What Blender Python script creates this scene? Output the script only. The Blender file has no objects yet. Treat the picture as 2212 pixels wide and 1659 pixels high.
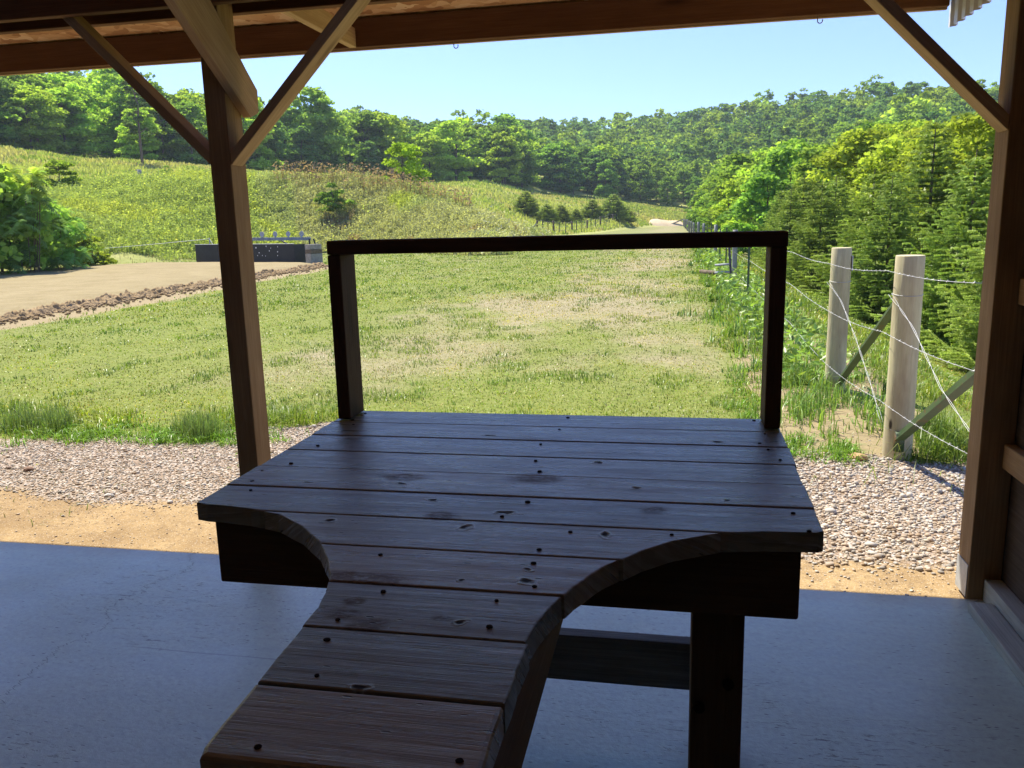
import bpy, math, random
import numpy as np
from mathutils import Vector, Matrix
random.seed(7); RS = np.random.RandomState(11)
S = bpy.context.scene
R = math.radians
# ------------------------------------------------------------------ camera
FPX, PITCH, ROLL, YAW, H = 1759.8, 0.19653, -0.025586, -0.199445, 1.43
def axes():
    cy, sy = math.cos(YAW), math.sin(YAW)
    fw = Vector((sy*math.cos(PITCH), cy*math.cos(PITCH), -math.sin(PITCH)))
    rt = Vector((cy, -sy, 0)); up = rt.cross(fw)
    return rt*math.cos(ROLL)+up*math.sin(ROLL), -rt*math.sin(ROLL)+up*math.cos(ROLL), fw
RT, UP, FW = axes()
cd = bpy.data.cameras.new('camera'); cam = bpy.data.objects.new('camera', cd); S.collection.objects.link(cam)
cd.sensor_width = 36; cd.lens = FPX/2212*36; cd.clip_start = 0.05; cd.clip_end = 4000
cam.matrix_world = Matrix(((RT.x, UP.x, -FW.x, 0), (RT.y, UP.y, -FW.y, 0), (RT.z, UP.z, -FW.z, H), (0, 0, 0, 1)))
S.camera = cam
S.render.resolution_x = 1024; S.render.resolution_y = 768
# ------------------------------------------------------------------ sky, sun, exposure
SUN_EL, SUN_AZ = 57.0, -45.0            # azimuth measured from +Y towards +X
w = bpy.data.worlds.new('World'); S.world = w; w.use_nodes = True
nt = w.node_tree; nt.nodes.clear()
sky = nt.nodes.new('ShaderNodeTexSky'); sky.sky_type = 'NISHITA'; sky.sun_disc = False
sky.sun_elevation = R(SUN_EL); sky.sun_rotation = R(SUN_AZ); sky.altitude = 300; sky.air_density = 1.0; sky.dust_density = 0.15; sky.ozone_density = 1.6
bg = nt.nodes.new('ShaderNodeBackground'); bg.inputs[1].default_value = 0.13
wo = nt.nodes.new('ShaderNodeOutputWorld'); tn = nt.nodes.new('ShaderNodeMix'); tn.data_type = 'RGBA'; tn.blend_type = 'MULTIPLY'; tn.inputs[0].default_value = 1; tn.inputs[7].default_value = (.53, .60, .90, 1)
nt.links.new(sky.outputs[0], tn.inputs[6]); nt.links.new(tn.outputs[2], bg.inputs[0]); nt.links.new(bg.outputs[0], wo.inputs[0])
sl = bpy.data.lights.new('sun', 'SUN'); sl.energy = 4.6; sl.angle = R(0.5); sl.color = (1, 0.94, 0.80)
so = bpy.data.objects.new('sun', sl); S.collection.objects.link(so)
sd = Vector((math.sin(R(SUN_AZ))*math.cos(R(SUN_EL)), math.cos(R(SUN_AZ))*math.cos(R(SUN_EL)), math.sin(R(SUN_EL))))
so.rotation_euler = sd.to_track_quat('Z', 'Y').to_euler(); so.location = (-30, 30, 60)
S.view_settings.view_transform = 'Standard'; S.view_settings.look = 'None'; S.view_settings.gamma = 1; S.view_settings.exposure = 1.12
S.cycles.max_bounces = 7; S.cycles.diffuse_bounces = 4; S.cycles.transparent_max_bounces = 6
# ------------------------------------------------------------------ helpers
COL = S.collection
def ray(x, y): return FW + RT*((x-1106)/FPX) - UP*((y-829.5)/FPX)
def atY(x, y, Y): d = ray(x, y); return Vector((0, 0, H)) + d*(Y/d.y)
def atR(x, y, r): d = ray(x, y); return Vector((0, 0, H)) + d*(r/math.hypot(d.x, d.y))
def azof(x): d = ray(x, 480); return math.atan2(d.x, d.y)

def tag(o, label=None, cat=None, group=None, kind=None):
    if label: o['label'] = label
    if cat: o['category'] = cat
    if group: o['group'] = group
    if kind: o['kind'] = kind
    return o
def thing(name, loc, label, cat, group=None):
    o = bpy.data.objects.new(name, None); o.empty_display_size = .1; COL.objects.link(o); o.location = loc
    return tag(o, label, cat, group)
def mesh_np(name, V, F, mat, attrs=None, smooth=False, cols=None):
    """V (n,3) F (m,k) arrays"""
    V = np.asarray(V, np.float32); F = np.asarray(F, np.int32); k = F.shape[1]
    me = bpy.data.meshes.new(name)
    me.vertices.add(len(V)); me.vertices.foreach_set('co', V.ravel())
    me.loops.add(F.size); me.loops.foreach_set('vertex_index', F.ravel())
    me.polygons.add(len(F)); me.polygons.foreach_set('loop_start', np.arange(0, F.size, k, dtype=np.int32))
    me.polygons.foreach_set('loop_total', np.full(len(F), k, np.int32))
    if smooth: me.polygons.foreach_set('use_smooth', np.ones(len(F), bool))
    me.update(calc_edges=True)
    for an, arr in (attrs or {}).items():
        a = me.attributes.new(an, 'FLOAT', 'POINT'); a.data.foreach_set('value', np.asarray(arr, np.float32).ravel())
    if cols is not None:
        c4 = np.ones((len(V), 4), np.float32); c4[:, :3] = cols
        a = me.attributes.new('Col', 'FLOAT_COLOR', 'POINT'); a.data.foreach_set('color', c4.ravel())
    me.materials.append(mat); me.validate(); return me
class MB:
    """collects boxes, beams, tubes with a grain coordinate; build() links ONE object"""
    def __init__(s): s.v = []; s.f = []; s.g = []; s.sm = []
    def add(s, vs, fs, gs=None, smooth=False):
        n = len(s.v); s.v += [Vector(v) for v in vs]; s.f += [tuple(i+n for i in f) for f in fs]
        off = Vector((random.uniform(0, 50), random.uniform(0, 50), 0))
        s.g += [Vector(g)+off for g in (gs if gs is not None else vs)]; s.sm += [smooth]*len(fs); return s
    def frame(s, o, a, b, c, L, W, D):
        """box: origin corner o, unit axes a(length L) b(W) c(D)"""
        vs, gs = [], []
        for i in (0, L):
            for j in (0, W):
                for k in (0, D): vs.append(o+a*i+b*j+c*k); gs.append((i, j, k+.31))
        return s.add(vs, [(0, 1, 3, 2), (4, 6, 7, 5), (0, 4, 5, 1), (2, 3, 7, 6), (0, 2, 6, 4), (1, 5, 7, 3)], gs)
    def box(s, x0, x1, y0, y1, z0, z1):
        d = [x1-x0, y1-y0, z1-z0]; E = [Vector((1, 0, 0)), Vector((0, 1, 0)), Vector((0, 0, 1))]
        i = sorted(range(3), key=lambda q: -d[q]); a, b, c = [E[q] for q in i]
        return s.frame(Vector((x0, y0, z0)), a, b, c, *[d[q] for q in i])
    def beam(s, p0, p1, wv, W, D, cut0=None, cut1=None):
        p0 = Vector(p0); p1 = Vector(p1); a = (p1-p0); L = a.length; a.normalize(); b = Vector(wv); b = (b-a*b.dot(a)).normalized(); c = a.cross(b)
        return s.frame(p0-b*W/2-c*D/2, a, b, c, L, W, D)
    def tube(s, pts, r, n=8, caps=True, r1=None):
        pts = [Vector(p) for p in pts]; vs = []; gs = []; fs = []; L = 0; m = len(pts); prev = None
        for i, p in enumerate(pts):
            t = (pts[min(i+1, m-1)]-pts[max(i-1, 0)]).normalized()
            ref = prev if prev is not None else (Vector((0, 0, 1)) if abs(t.z) < .9 else Vector((1, 0, 0)))
            u = (ref-t*ref.dot(t)).normalized(); prev = u; v = t.cross(u)
            if i: L += (p-pts[i-1]).length
            rr = r if not callable(r) else r(i/(m-1))
            if r1 is not None: rr = r+(r1-r)*i/(m-1)
            for k in range(n):
                a = 2*math.pi*k/n; vs.append(p+(u*math.cos(a)+v*math.sin(a))*rr); gs.append((L, math.cos(a)*rr, math.sin(a)*rr))
        for i in range(m-1):
            for k in range(n): fs.append((i*n+k, i*n+(k+1) % n, (i+1)*n+(k+1) % n, (i+1)*n+k))
        s.add(vs, fs, gs, True)
        if caps:
            b = len(s.v)-m*n; s.f.append(tuple(b+k for k in range(n))[::-1]); s.f.append(tuple(b+(m-1)*n+k for k in range(n))); s.sm += [False, False]
        return s
    def build(s, name, mat, parent=None, bevel=0, label=None):
        off = parent.matrix_basis.translation if parent else Vector((0, 0, 0))
        if parent and parent.parent: off = off+parent.parent.matrix_basis.translation
        me = bpy.data.meshes.new(name); me.from_pydata([v-off for v in s.v], [], s.f)
        a = me.attributes.new('gc', 'FLOAT_VECTOR', 'POINT'); a.data.foreach_set('vector', np.array([tuple(g) for g in s.g], np.float32).ravel())
        me.polygons.foreach_set('use_smooth', s.sm); me.materials.append(mat); me.update()
        o = bpy.data.objects.new(name, me); COL.objects.link(o)
        if parent: o.parent = parent
        if bevel:
            b = o.modifiers.new('bevel', 'BEVEL'); b.width = bevel; b.segments = 2; b.limit_method = 'ANGLE'
        if label: o['label'] = label
        return o
# ---- noise in numpy
def _h(ix, iy, s): 
    n = (ix*374761393+iy*668265263+s*982451653) & 0x7fffffff
    n = (n ^ (n >> 13))*1274126177 & 0x7fffffff
    return ((n ^ (n >> 16)) & 0xffff)/65535.0
def vnoise(x, y, s=0):
    x = np.asarray(x, float); y = np.asarray(y, float)
    ix = np.floor(x).astype(np.int64); iy = np.floor(y).astype(np.int64); fx = x-ix; fy = y-iy
    fx = fx*fx*(3-2*fx); fy = fy*fy*(3-2*fy)
    return (_h(ix, iy, s)*(1-fx)+_h(ix+1, iy, s)*fx)*(1-fy)+(_h(ix, iy+1, s)*(1-fx)+_h(ix+1, iy+1, s)*fx)*fy
def fbm(x, y, s=0, o=4):
    t = 0; a = .5
    for i in range(o): t = t+a*vnoise(x*2**i, y*2**i, s+i*17); a *= .5
    return t/(1-.5**o)
def sstep(a, b, x): t = np.clip((np.asarray(x, float)-a)/(b-a), 0, 1); return t*t*(3-2*t)
# ------------------------------------------------------------------ materials
class NT:
    def __init__(s, name):
        s.m = bpy.data.materials.new(name); s.m.use_nodes = True; s.t = s.m.node_tree; s.t.nodes.clear()
        s.out = s.n('ShaderNodeOutputMaterial')
    def n(s, ty, **kw):
        n = s.t.nodes.new(ty)
        for k, v in kw.items():
            if hasattr(n, k): setattr(n, k, v)
            else: s.set(n, k, v)
        return n
    def set(s, n, k, v):
        i = n.inputs[k] if not isinstance(k, str) or k in n.inputs else n.inputs[k.replace('_', ' ').title()]
        if isinstance(v, bpy.types.NodeSocket): s.t.links.new(v, i)
        elif isinstance(v, (tuple, list)) and len(v) == 3 and i.type == 'RGBA': i.default_value = (*v, 1)
        else: i.default_value = v
    def link(s, a, b): s.t.links.new(a, b)
    def mix(s, f, a, b, mode='MIX'):
        n = s.t.nodes.new('ShaderNodeMix'); n.data_type = 'RGBA'; n.blend_type = mode
        for i, v in ((0, f), (6, a), (7, b)):
            if isinstance(v, bpy.types.NodeSocket): s.t.links.new(v, n.inputs[i])
            elif isinstance(v, (tuple, list)): n.inputs[i].default_value = (*v, 1)
            else: n.inputs[i].default_value = v
        return n.outputs[2]
    def math(s, op, a, b=0.5, clamp=False):
        n = s.t.nodes.new('ShaderNodeMath'); n.operation = op; n.use_clamp = clamp
        for i, v in ((0, a), (1, b)):
            if isinstance(v, bpy.types.NodeSocket): s.t.links.new(v, n.inputs[i])
            else: n.inputs[i].default_value = v
        return n.outputs[0]
    def ramp(s, f, stops):
        n = s.t.nodes.new('ShaderNodeValToRGB'); e = n.color_ramp.elements
        while len(e) < len(stops): e.new(.5)
        for i, (p, c) in enumerate(stops): e[i].position = p; e[i].color = (*c, 1) if isinstance(c, (tuple, list)) else (c, c, c, 1)
        s.link(f, n.inputs[0]); return n.outputs[0]
    def noise(s, vec, scale, det=4, rough=.55, dist=0):
        n = s.t.nodes.new('ShaderNodeTexNoise'); n.inputs['Scale'].default_value = scale; n.inputs['Detail'].default_value = det
        n.inputs['Roughness'].default_value = rough; n.inputs['Distortion'].default_value = dist
        if vec is not None: s.link(vec, n.inputs['Vector'])
        return n.outputs[0]
    def vor(s, vec, scale, feat='F1', out=0, rnd=1):
        n = s.t.nodes.new('ShaderNodeTexVoronoi'); n.feature = feat; n.inputs['Scale'].default_value = scale; n.inputs['Randomness'].default_value = rnd
        if vec is not None: s.link(vec, n.inputs['Vector'])
        return n.outputs[out]
    def mapv(s, vec, sc=(1, 1, 1), loc=(0, 0, 0)):
        n = s.t.nodes.new('ShaderNodeMapping'); n.inputs['Scale'].default_value = sc; n.inputs['Location'].default_value = loc
        s.link(vec, n.inputs['Vector']); return n.outputs[0]
    def attr(s, name, out='Vector'): n = s.t.nodes.new('ShaderNodeAttribute'); n.attribute_name = name; return n.outputs[out]
    def pos(s): return s.t.nodes.new('ShaderNodeNewGeometry').outputs['Position']
    def bump(s, h, st=.5, d=.01, nrm=None):
        n = s.t.nodes.new('ShaderNodeBump'); n.inputs['Strength'].default_value = st; n.inputs['Distance'].default_value = d
        s.link(h, n.inputs['Height'])
        if nrm is not None: s.link(nrm, n.inputs['Normal'])
        return n.outputs[0]
    def pbr(s, col, rough=.8, spec=.3, nrm=None, metal=0):
        n = s.t.nodes.new('ShaderNodeBsdfPrincipled')
        for k, v in (('Base Color', col), ('Roughness', rough), ('Specular IOR Level', spec), ('Metallic', metal)):
            if isinstance(v, bpy.types.NodeSocket): s.link(v, n.inputs[k])
            elif isinstance(v, (tuple, list)): n.inputs[k].default_value = (*v, 1)
            else: n.inputs[k].default_value = v
        if nrm is not None: s.link(nrm, n.inputs['Normal'])
        s.link(n.outputs[0], s.out.inputs[0]); return n
def wood(name, c1, c2, c3, rough=.75, spec=.25, knots=.5, bump=.5):
    t = NT(name); g = t.attr('gc')
    gr = t.noise(t.mapv(g, (1.2, 38, 38)), 3.0, 6, .65, .6)
    gr2 = t.noise(t.mapv(g, (2.5, 130, 130)), 2.0, 3, .6)
    big = t.noise(t.mapv(g, (1.3, 5, 5)), 2.2, 3)
    c = t.mix(t.ramp(gr, [(.36, 0), (.64, 1)]), c1, c2)
    c = t.mix(t.ramp(gr2, [(.4, 0), (.75, .5)]), c, c3)
    c = t.mix(t.ramp(big, [(.35, 0), (.7, .6)]), c, c3)
    kv = t.vor(t.mapv(g, (1.6, 7, 7)), 1.0)
    kn = t.ramp(kv, [(.05, 1), (.16, 0)])
    c = t.mix(t.math('MULTIPLY', kn, knots), c, tuple(q*.35 for q in c3))
    hgt = t.math('ADD', gr, t.math('MULTIPLY', gr2, .6))
    t.pbr(c, rough, spec, t.bump(hgt, bump, .004)); return t.m
M = {}
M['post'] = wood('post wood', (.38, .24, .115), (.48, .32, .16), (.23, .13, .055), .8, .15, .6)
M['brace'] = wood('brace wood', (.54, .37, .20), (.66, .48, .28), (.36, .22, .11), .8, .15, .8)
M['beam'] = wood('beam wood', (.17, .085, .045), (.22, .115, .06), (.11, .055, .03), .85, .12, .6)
M['sill'] = wood('sill wood', (.46, .47, .37), (.60, .61, .50), (.28, .26, .23), .8, .2, .5, .8)
M['dark_wood'] = wood('dark stained wood', (.115, .062, .032), (.15, .085, .045), (.07, .036, .018), .7, .2, .5)
M['bench_side'] = wood('bench side wood', (.24, .15, .08), (.32, .21, .12), (.16, .09, .05), .75, .2, .5)
M['stretcher'] = wood('stretcher wood', (.22, .21, .19), (.34, .33, .30), (.10, .09, .08), .8, .2, .4, .9)
def mk_bench():
    t = NT('bench top wood'); g = t.attr('gc')
    sep = t.n('ShaderNodeSeparateXYZ'); t.link(g, sep.inputs[0])
    wv = t.n('ShaderNodeTexWave'); wv.wave_type = 'BANDS'; wv.bands_direction = 'Y'
    t.link(t.mapv(g, (.35, 1, 1)), wv.inputs['Vector'])
    for k, v in (('Scale', 11), ('Distortion', 7), ('Detail', 3), ('Detail Scale', .9), ('Detail Roughness', .6)): wv.inputs[k].default_value = v
    gr = t.noise(t.mapv(g, (1.6, 60, 1)), 2.5, 7, .7, .5)
    fine = t.noise(t.mapv(g, (4, 240, 1)), 2, 3, .6)
    big = t.noise(t.mapv(g, (1.1, 3.2, 1)), 1.6, 4, .6)
    pl = t.attr('pid', 'Fac')
    c = t.mix(t.ramp(gr, [(.3, 0), (.7, 1)]), (.23, .185, .105), (.37, .305, .185))
    c = t.mix(t.ramp(big, [(.35, 0), (.65, .75)]), c, (.36, .35, .27))
    c = t.mix(t.math('MULTIPLY', t.ramp(wv.outputs[0], [(.25, 1), (.6, 0)]), .3), c, (.13, .075, .035))
    c = t.mix(t.math('MULTIPLY', t.ramp(fine, [(.55, 0), (.7, 1)]), .35), c, (.09, .06, .035))
    c = t.mix(1.0, c, t.ramp(pl, [(0, (.66, .76, .80)), (1, (1.12, .95, .74))]), 'MULTIPLY')
    # knots and rusty stains where the boards have them (metres on the table plane)
    def z6(x, y): return ((450+x/2.458)*.864, (950+y/2.458)*.864)
    def z7(x, y): return ((1250+x/2.458)*.864, (950+y/2.458)*.864)
    def z8(x, y): return ((400+x/2.212)*.864, (1450+y/2.212)*.864)
    def tp(q): d = ray(*q); k = (.886-H)/d.z; return d.x*k, d.y*k
    P = t.pos(); dz = t.n('ShaderNodeTexNoise'); dz.inputs['Scale'].default_value = 22; dz.inputs['Detail'].default_value = 4; t.link(P, dz.inputs['Vector'])
    wp = t.n('ShaderNodeVectorMath'); wp.operation = 'MULTIPLY_ADD'; t.link(dz.outputs['Color'], wp.inputs[0]); wp.inputs[1].default_value = (.055, .030, 0); t.link(P, wp.inputs[2])
    def field(lst):
        cur = None
        for (x, y, rx, ry) in lst:
            a = t.n('ShaderNodeVectorMath'); a.operation = 'SUBTRACT'; t.link(wp.outputs[0], a.inputs[0]); a.inputs[1].default_value = (x+.0275, y+.015, .886)
            b = t.n('ShaderNodeVectorMath'); b.operation = 'MULTIPLY'; t.link(a.outputs[0], b.inputs[0]); b.inputs[1].default_value = (1/rx, 1/ry, 0)
            l = t.n('ShaderNodeVectorMath'); l.operation = 'LENGTH'; t.link(b.outputs[0], l.inputs[0]); cur = l.outputs['Value'] if cur is None else t.math('MINIMUM', cur, l.outputs['Value'])
        return cur
    KN = [(*tp(z6(905, 862)), .020, .016), (*tp(z6(1770, 905)), .016, .022), (*tp(z6(2000, 810)), .026, .016), (*tp(z7(660, 950)), .020, .026), (*tp(z7(600, 507)), .016, .013), (*tp(z7(155, 1242)), .016, .014), (*tp(z7(1345, 382)), .030, .012), (*tp(z8(1650, 235)), .016, .014),
          (*tp(z7(850, 668)), .016, .012), (*tp(z7(1395, 742)), .014, .010), (*tp(z6(1700, 1230)), .012, .009), (*tp(z6(785, 628)), .013, .008), (*tp(z6(1360, 640)), .020, .009), (*tp(z8(1120, 590)), .018, .012), (*tp(z6(1900, 342)), .018, .010), (*tp(z6(1550, 735)), .016, .009), (*tp(z7(170, 1165)), .012, .009)]
    ST = [(*tp(z6(1380, 600)), .062, .034), (*tp(z7(200, 605)), .070, .050), (*tp(z6(1600, 835)), .040, .026), (*tp(z6(1220, 1225)), .080, .028), (*tp(z6(1020, 1200)), .05, .02), (*tp(z8(1000, 185)), .036, .022), (*tp(z8(1150, 250)), .034, .030), (*tp(z8(1070, 120)), .022, .016), (*tp(z7(930, 800)), .036, .028), (*tp(z7(2000, 1210)), .05, .02), (*tp(z8(1545, 210)), .024, .010)]
    kd2 = field(KN); sd_ = field(ST)
    kn = t.ramp(kd2, [(.30, 1), (.62, 0)])
    ring = t.ramp(kd2, [(.45, 0), (.70, 1), (1.0, .0)])
    ring = t.math('MULTIPLY', ring, t.ramp(t.noise(P, 55, 3), [(.35, .1), (.6, 1)]))
    # dark scattered pits and rusty stains
    pit = t.ramp(t.vor(t.mapv(g, (18, 60, 1)), 1.0), [(.08, 1), (.13, 0)])
    pm = t.ramp(t.noise(t.mapv(g, (1.5, 4, 1)), 2.1, 2), [(.47, 0), (.57, 1)])
    pits = t.math('MULTIPLY', pit, pm)
    st = t.noise(t.mapv(g, (4, 22, 1)), 1.7, 5, .7)
    stm = t.ramp(t.noise(t.mapv(g, (1, 2.2, 1)), 2.0, 2), [(.58, 0), (.68, 1)])
    scr = t.noise(t.mapv(P, (70, 190, 1)), 1, 4, .7, .8)
    stain = t.math('MULTIPLY', t.ramp(scr, [(.40, 0), (.49, 1)]), t.ramp(sd_, [(.5, 1), (1.0, 0)]))
    stain = t.math('MAXIMUM', stain, t.math('MULTIPLY', t.math('MULTIPLY', t.ramp(st, [(.56, 0), (.66, 1)]), stm), .5))
    c = t.mix(t.math('MULTIPLY', stain, .62), c, (.085, .034, .010))
    c = t.mix(t.math('MULTIPLY', ring, .42), c, (.52, .53, .52))  # pale rings: gloss highlights of the raised knots, painted into the colour
    c = t.mix(kn, c, (.035, .022, .015)); c = t.mix(pits, c, (.02, .014, .01))
    hg = t.math('ADD', t.math('MULTIPLY', gr, .5), t.math('MULTIPLY', fine, .25))
    hg = t.math('SUBTRACT', hg, t.math('MULTIPLY', t.math('ADD', kn, pits, True), .9)); hg = t.math('ADD', hg, t.math('MULTIPLY', ring, .8))
    hg = t.math('ADD', hg, t.math('MULTIPLY', t.noise(t.mapv(g, (.8, 9, 1)), 2, 2), 1.2))
    wst = t.ramp(t.noise(t.mapv(g, (2.2, 34, 1), (5, 3, 0)), 1.6, 5, .7, .5), [(.56, 0), (.68, .7)])
    c = t.mix(wst, c, (.52, .52, .46))  # pale worn streaks, with gloss highlights painted in as colour
    crk = t.ramp(t.noise(t.mapv(g, (.8, 75, 1), (9, 2, 0)), 1.2, 3, .5, .3), [(.685, 0), (.70, 1)])
    c = t.mix(t.math('MULTIPLY', crk, .85), c, (.03, .02, .013))
    ro = t.ramp(t.noise(t.mapv(g, (2, 14, 1)), 2.2, 4, .6), [(.3, .20), (.7, .42)])
    ro = t.math('ADD', ro, t.math('MULTIPLY', t.math('MAXIMUM', t.math('MULTIPLY', stain, .5), t.math('MAXIMUM', kn, crk)), .5), True)
    sp_ = t.math('SUBTRACT', .62, t.math('MULTIPLY', t.math('MAXIMUM', t.math('MULTIPLY', stain, .5), kn), .45), True)
    b_ = t.pbr(c, ro, sp_, t.bump(hg, .55, .004)); return t.m
M['bench_top'] = mk_bench()
def mk_concrete():
    t = NT('concrete'); p = t.pos()
    a = t.noise(p, .9, 5, .6); b = t.noise(t.mapv(p, (1, 6, 1)), 3, 4, .6)
    c = t.mix(t.ramp(a, [(.3, 0), (.7, 1)]), (.61, .72, .56), (.71, .82, .65))
    c = t.mix(t.ramp(b, [(.35, 0), (.7, .45)]), c, (.52, .62, .53))
    stv = t.vor(t.mapv(p, (17, 70, 1)), 1.0); sk = t.ramp(stv, [(.07, 1), (.15, 0)])
    msk = t.ramp(t.noise(p, 1.3, 3), [(.42, 0), (.55, 1)])
    wig = t.noise(t.mapv(p, (14, 75, 1)), 1, 4, .75, 1.2); wk = t.ramp(wig, [(.58, 0), (.65, 1)])
    msk2 = t.ramp(t.noise(t.mapv(p, (1, 1.3, 1), (3, 7, 0)), 1.1, 3), [(.5, 0), (.62, 1)])
    d = t.math('MAXIMUM', t.math('MULTIPLY', sk, t.math('ADD', t.math('MULTIPLY', msk, .75), .25)), t.math('MULTIPLY', wk, t.math('MULTIPLY', msk2, .8)))
    spot = t.ramp(t.vor(p, 7.0), [(.012, 1), (.03, 0)])
    d = t.math('MAXIMUM', d, spot)
    c = t.mix(t.math('MULTIPLY', t.ramp(t.noise(p, 45, 4, .7), [(.4, 0), (.7, 1)]), .35), c, (.33, .35, .29))
    c = t.mix(d, c, (.12, .11, .10))
    # hairline crack running away from the camera on the left
    sx = t.n('ShaderNodeSeparateXYZ'); t.link(p, sx.inputs[0])
    cn = t.noise(t.mapv(p, (0, 3.2, 0)), 1.0, 6, .7)
    line = t.math('SUBTRACT', t.math('ADD', sx.outputs[0], 2.09), t.math('MULTIPLY', t.math('SUBTRACT', cn, .5), .5))
    line = t.math('ABSOLUTE', line); ck = t.ramp(line, [(.0012, 1), (.0035, 0)])
    line2 = t.math('ABSOLUTE', t.math('ADD', t.math('SUBTRACT', sx.outputs[1], 2.31), t.math('MULTIPLY', t.math('SUBTRACT', t.noise(t.mapv(p, (3, 0, 0)), 1, 3), .5), .02)))
    ck2 = t.math('MULTIPLY', t.ramp(line2, [(.0015, 1), (.004, 0)]), t.ramp(t.math('ABSOLUTE', t.math('ADD', sx.outputs[0], 1.45)), [(.35, 1), (.45, 0)]))
    c = t.mix(t.math('MULTIPLY', t.math('MAXIMUM', ck, ck2), .5), c, (.09, .09, .10))
    # tan dust carried in over the outer edge
    ed = t.math('ADD', sx.outputs[1], t.math('MULTIPLY', t.noise(p, 6, 5, .7), .22)); es = t.ramp(t.math('MULTIPLY', ed, .25), [(.775, 0), (.81, .55)])
    c = t.mix(es, c, (.42, .33, .22))
    hg = t.math('SUBTRACT', t.noise(p, 60, 3), t.math('MULTIPLY', t.math('MAXIMUM', d, ck), 1.5))
    t.pbr(c, t.ramp(t.noise(p, 2.5, 3), [(.3, .30), (.7, .46)]), .55, t.bump(hg, .35, .003)); return t.m
M['concrete'] = mk_concrete()
def mk_ground():
    t = NT('ground soil and turf'); p = t.pos()
    grav = t.attr('gravel', 'Fac'); dry = t.attr('dry', 'Fac'); dirt = t.attr('dirt', 'Fac'); wild = t.attr('wild', 'Fac')
    f1 = t.noise(p, 9, 5, .7); f2 = t.noise(p, 60, 4, .7); f3 = t.noise(p, 1.2, 5, .6)
    green = t.mix(t.ramp(f1, [(.3, 0), (.7, 1)]), (.13, .165, .028), (.22, .25, .055))
    tan = t.mix(t.ramp(f1, [(.3, 0), (.7, 1)]), (.25, .21, .125), (.37, .31, .20))
    dj = t.math('ADD', dry, t.math('MULTIPLY', t.math('SUBTRACT', f2, .5), .9), True)
    c = t.mix(dj, green, tan)
    wg = t.mix(t.ramp(f3, [(.3, 0), (.7, 1)]), (.27, .30, .075), (.38, .37, .14)); c = t.mix(wild, c, wg)
    soil = t.mix(t.ramp(f2, [(.3, 0), (.7, 1)]), (.36, .25, .125), (.47, .335, .18))
    soil = t.mix(t.ramp(t.noise(p, 2.0, 5, .65), [(.4, 0), (.62, .8)]), soil, (.27, .18, .09))
    soil = t.mix(t.ramp(t.noise(p, 28, 5, .75), [(.46, 0), (.66, .75)]), soil, (.22, .15, .085))
    soil = t.mix(t.ramp(t.vor(t.mapv(p, (1, 1, 1)), 85.0), [(.12, .8), (.3, 0)]), soil, (.55, .46, .35))
    soil2 = t.mix(t.ramp(f2, [(.3, 0), (.7, 1)]), (.25, .19, .10), (.36, .29, .17))
    sx = t.n('ShaderNodeSeparateXYZ'); t.link(p, sx.inputs[0])
    soil = t.mix(t.ramp(t.math('MULTIPLY', sx.outputs[1], .1), [(.38, 0), (.46, 1)]), soil, soil2)
    db = t.ramp(t.math('ADD', dirt, t.math('MULTIPLY', t.math('SUBTRACT', f2, .5), .5)), [(.42, 0), (.58, 1)])
    c = t.mix(db, c, soil)
    vc = t.n('ShaderNodeTexVoronoi'); vc.inputs['Scale'].default_value = 52; t.link(p, vc.inputs['Vector'])
    sv = t.n('ShaderNodeSeparateColor'); t.link(vc.outputs['Color'], sv.inputs[0])
    peb = t.ramp(sv.outputs[0], [(0, (.28, .21, .16)), (.3, (.46, .36, .28)), (.6, (.58, .50, .42)), (.85, (.40, .37, .35)), (1, (.68, .62, .54))])
    peb = t.mix(t.ramp(vc.outputs['Distance'], [(.35, 0), (.62, .75)]), peb, (.22, .15, .09))
    gb = t.ramp(t.math('ADD', grav, t.math('MULTIPLY', t.math('SUBTRACT', t.noise(p, 25, 4, .7), .5), .9)), [(.42, 0), (.58, 1)])
    c = t.mix(gb, c, peb)
    hb = t.math('MULTIPLY', t.math('MULTIPLY', vc.outputs['Distance'], -1.2), gb)
    hgt = t.math('ADD', hb, t.math('MULTIPLY', f2, .5))
    hgt = t.math('ADD', hgt, t.math('MULTIPLY', t.noise(p, 180, 3), .3))
    t.pbr(c, .95, .1, t.bump(hgt, .8, .012)); return t.m
M['ground'] = mk_ground()
def mk_sand(name, a, b, c3):
    t = NT(name); p = t.pos(); c = t.mix(t.ramp(t.noise(p, 1.1, 5, .65), [(.35, 0), (.65, 1)]), a, b)
    c = t.mix(t.ramp(t.noise(p, 14, 5, .75), [(.45, 0), (.8, .7)]), c, c3)
    t.pbr(c, .95, .1, t.bump(t.math('ADD', t.noise(p, 7, 5, .7), t.math('MULTIPLY', t.noise(p, 50, 3), .3)), .8, .04)); return t.m
M['sand'] = mk_sand('packed sand', (.27, .215, .11), (.34, .275, .15), (.17, .125, .065))
M['heap'] = mk_sand('heap sand', (.56, .44, .28), (.66, .53, .36), (.42, .31, .19))
M['clod'] = mk_sand('soil clods', (.28, .195, .10), (.38, .275, .155), (.18, .12, .06))
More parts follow.
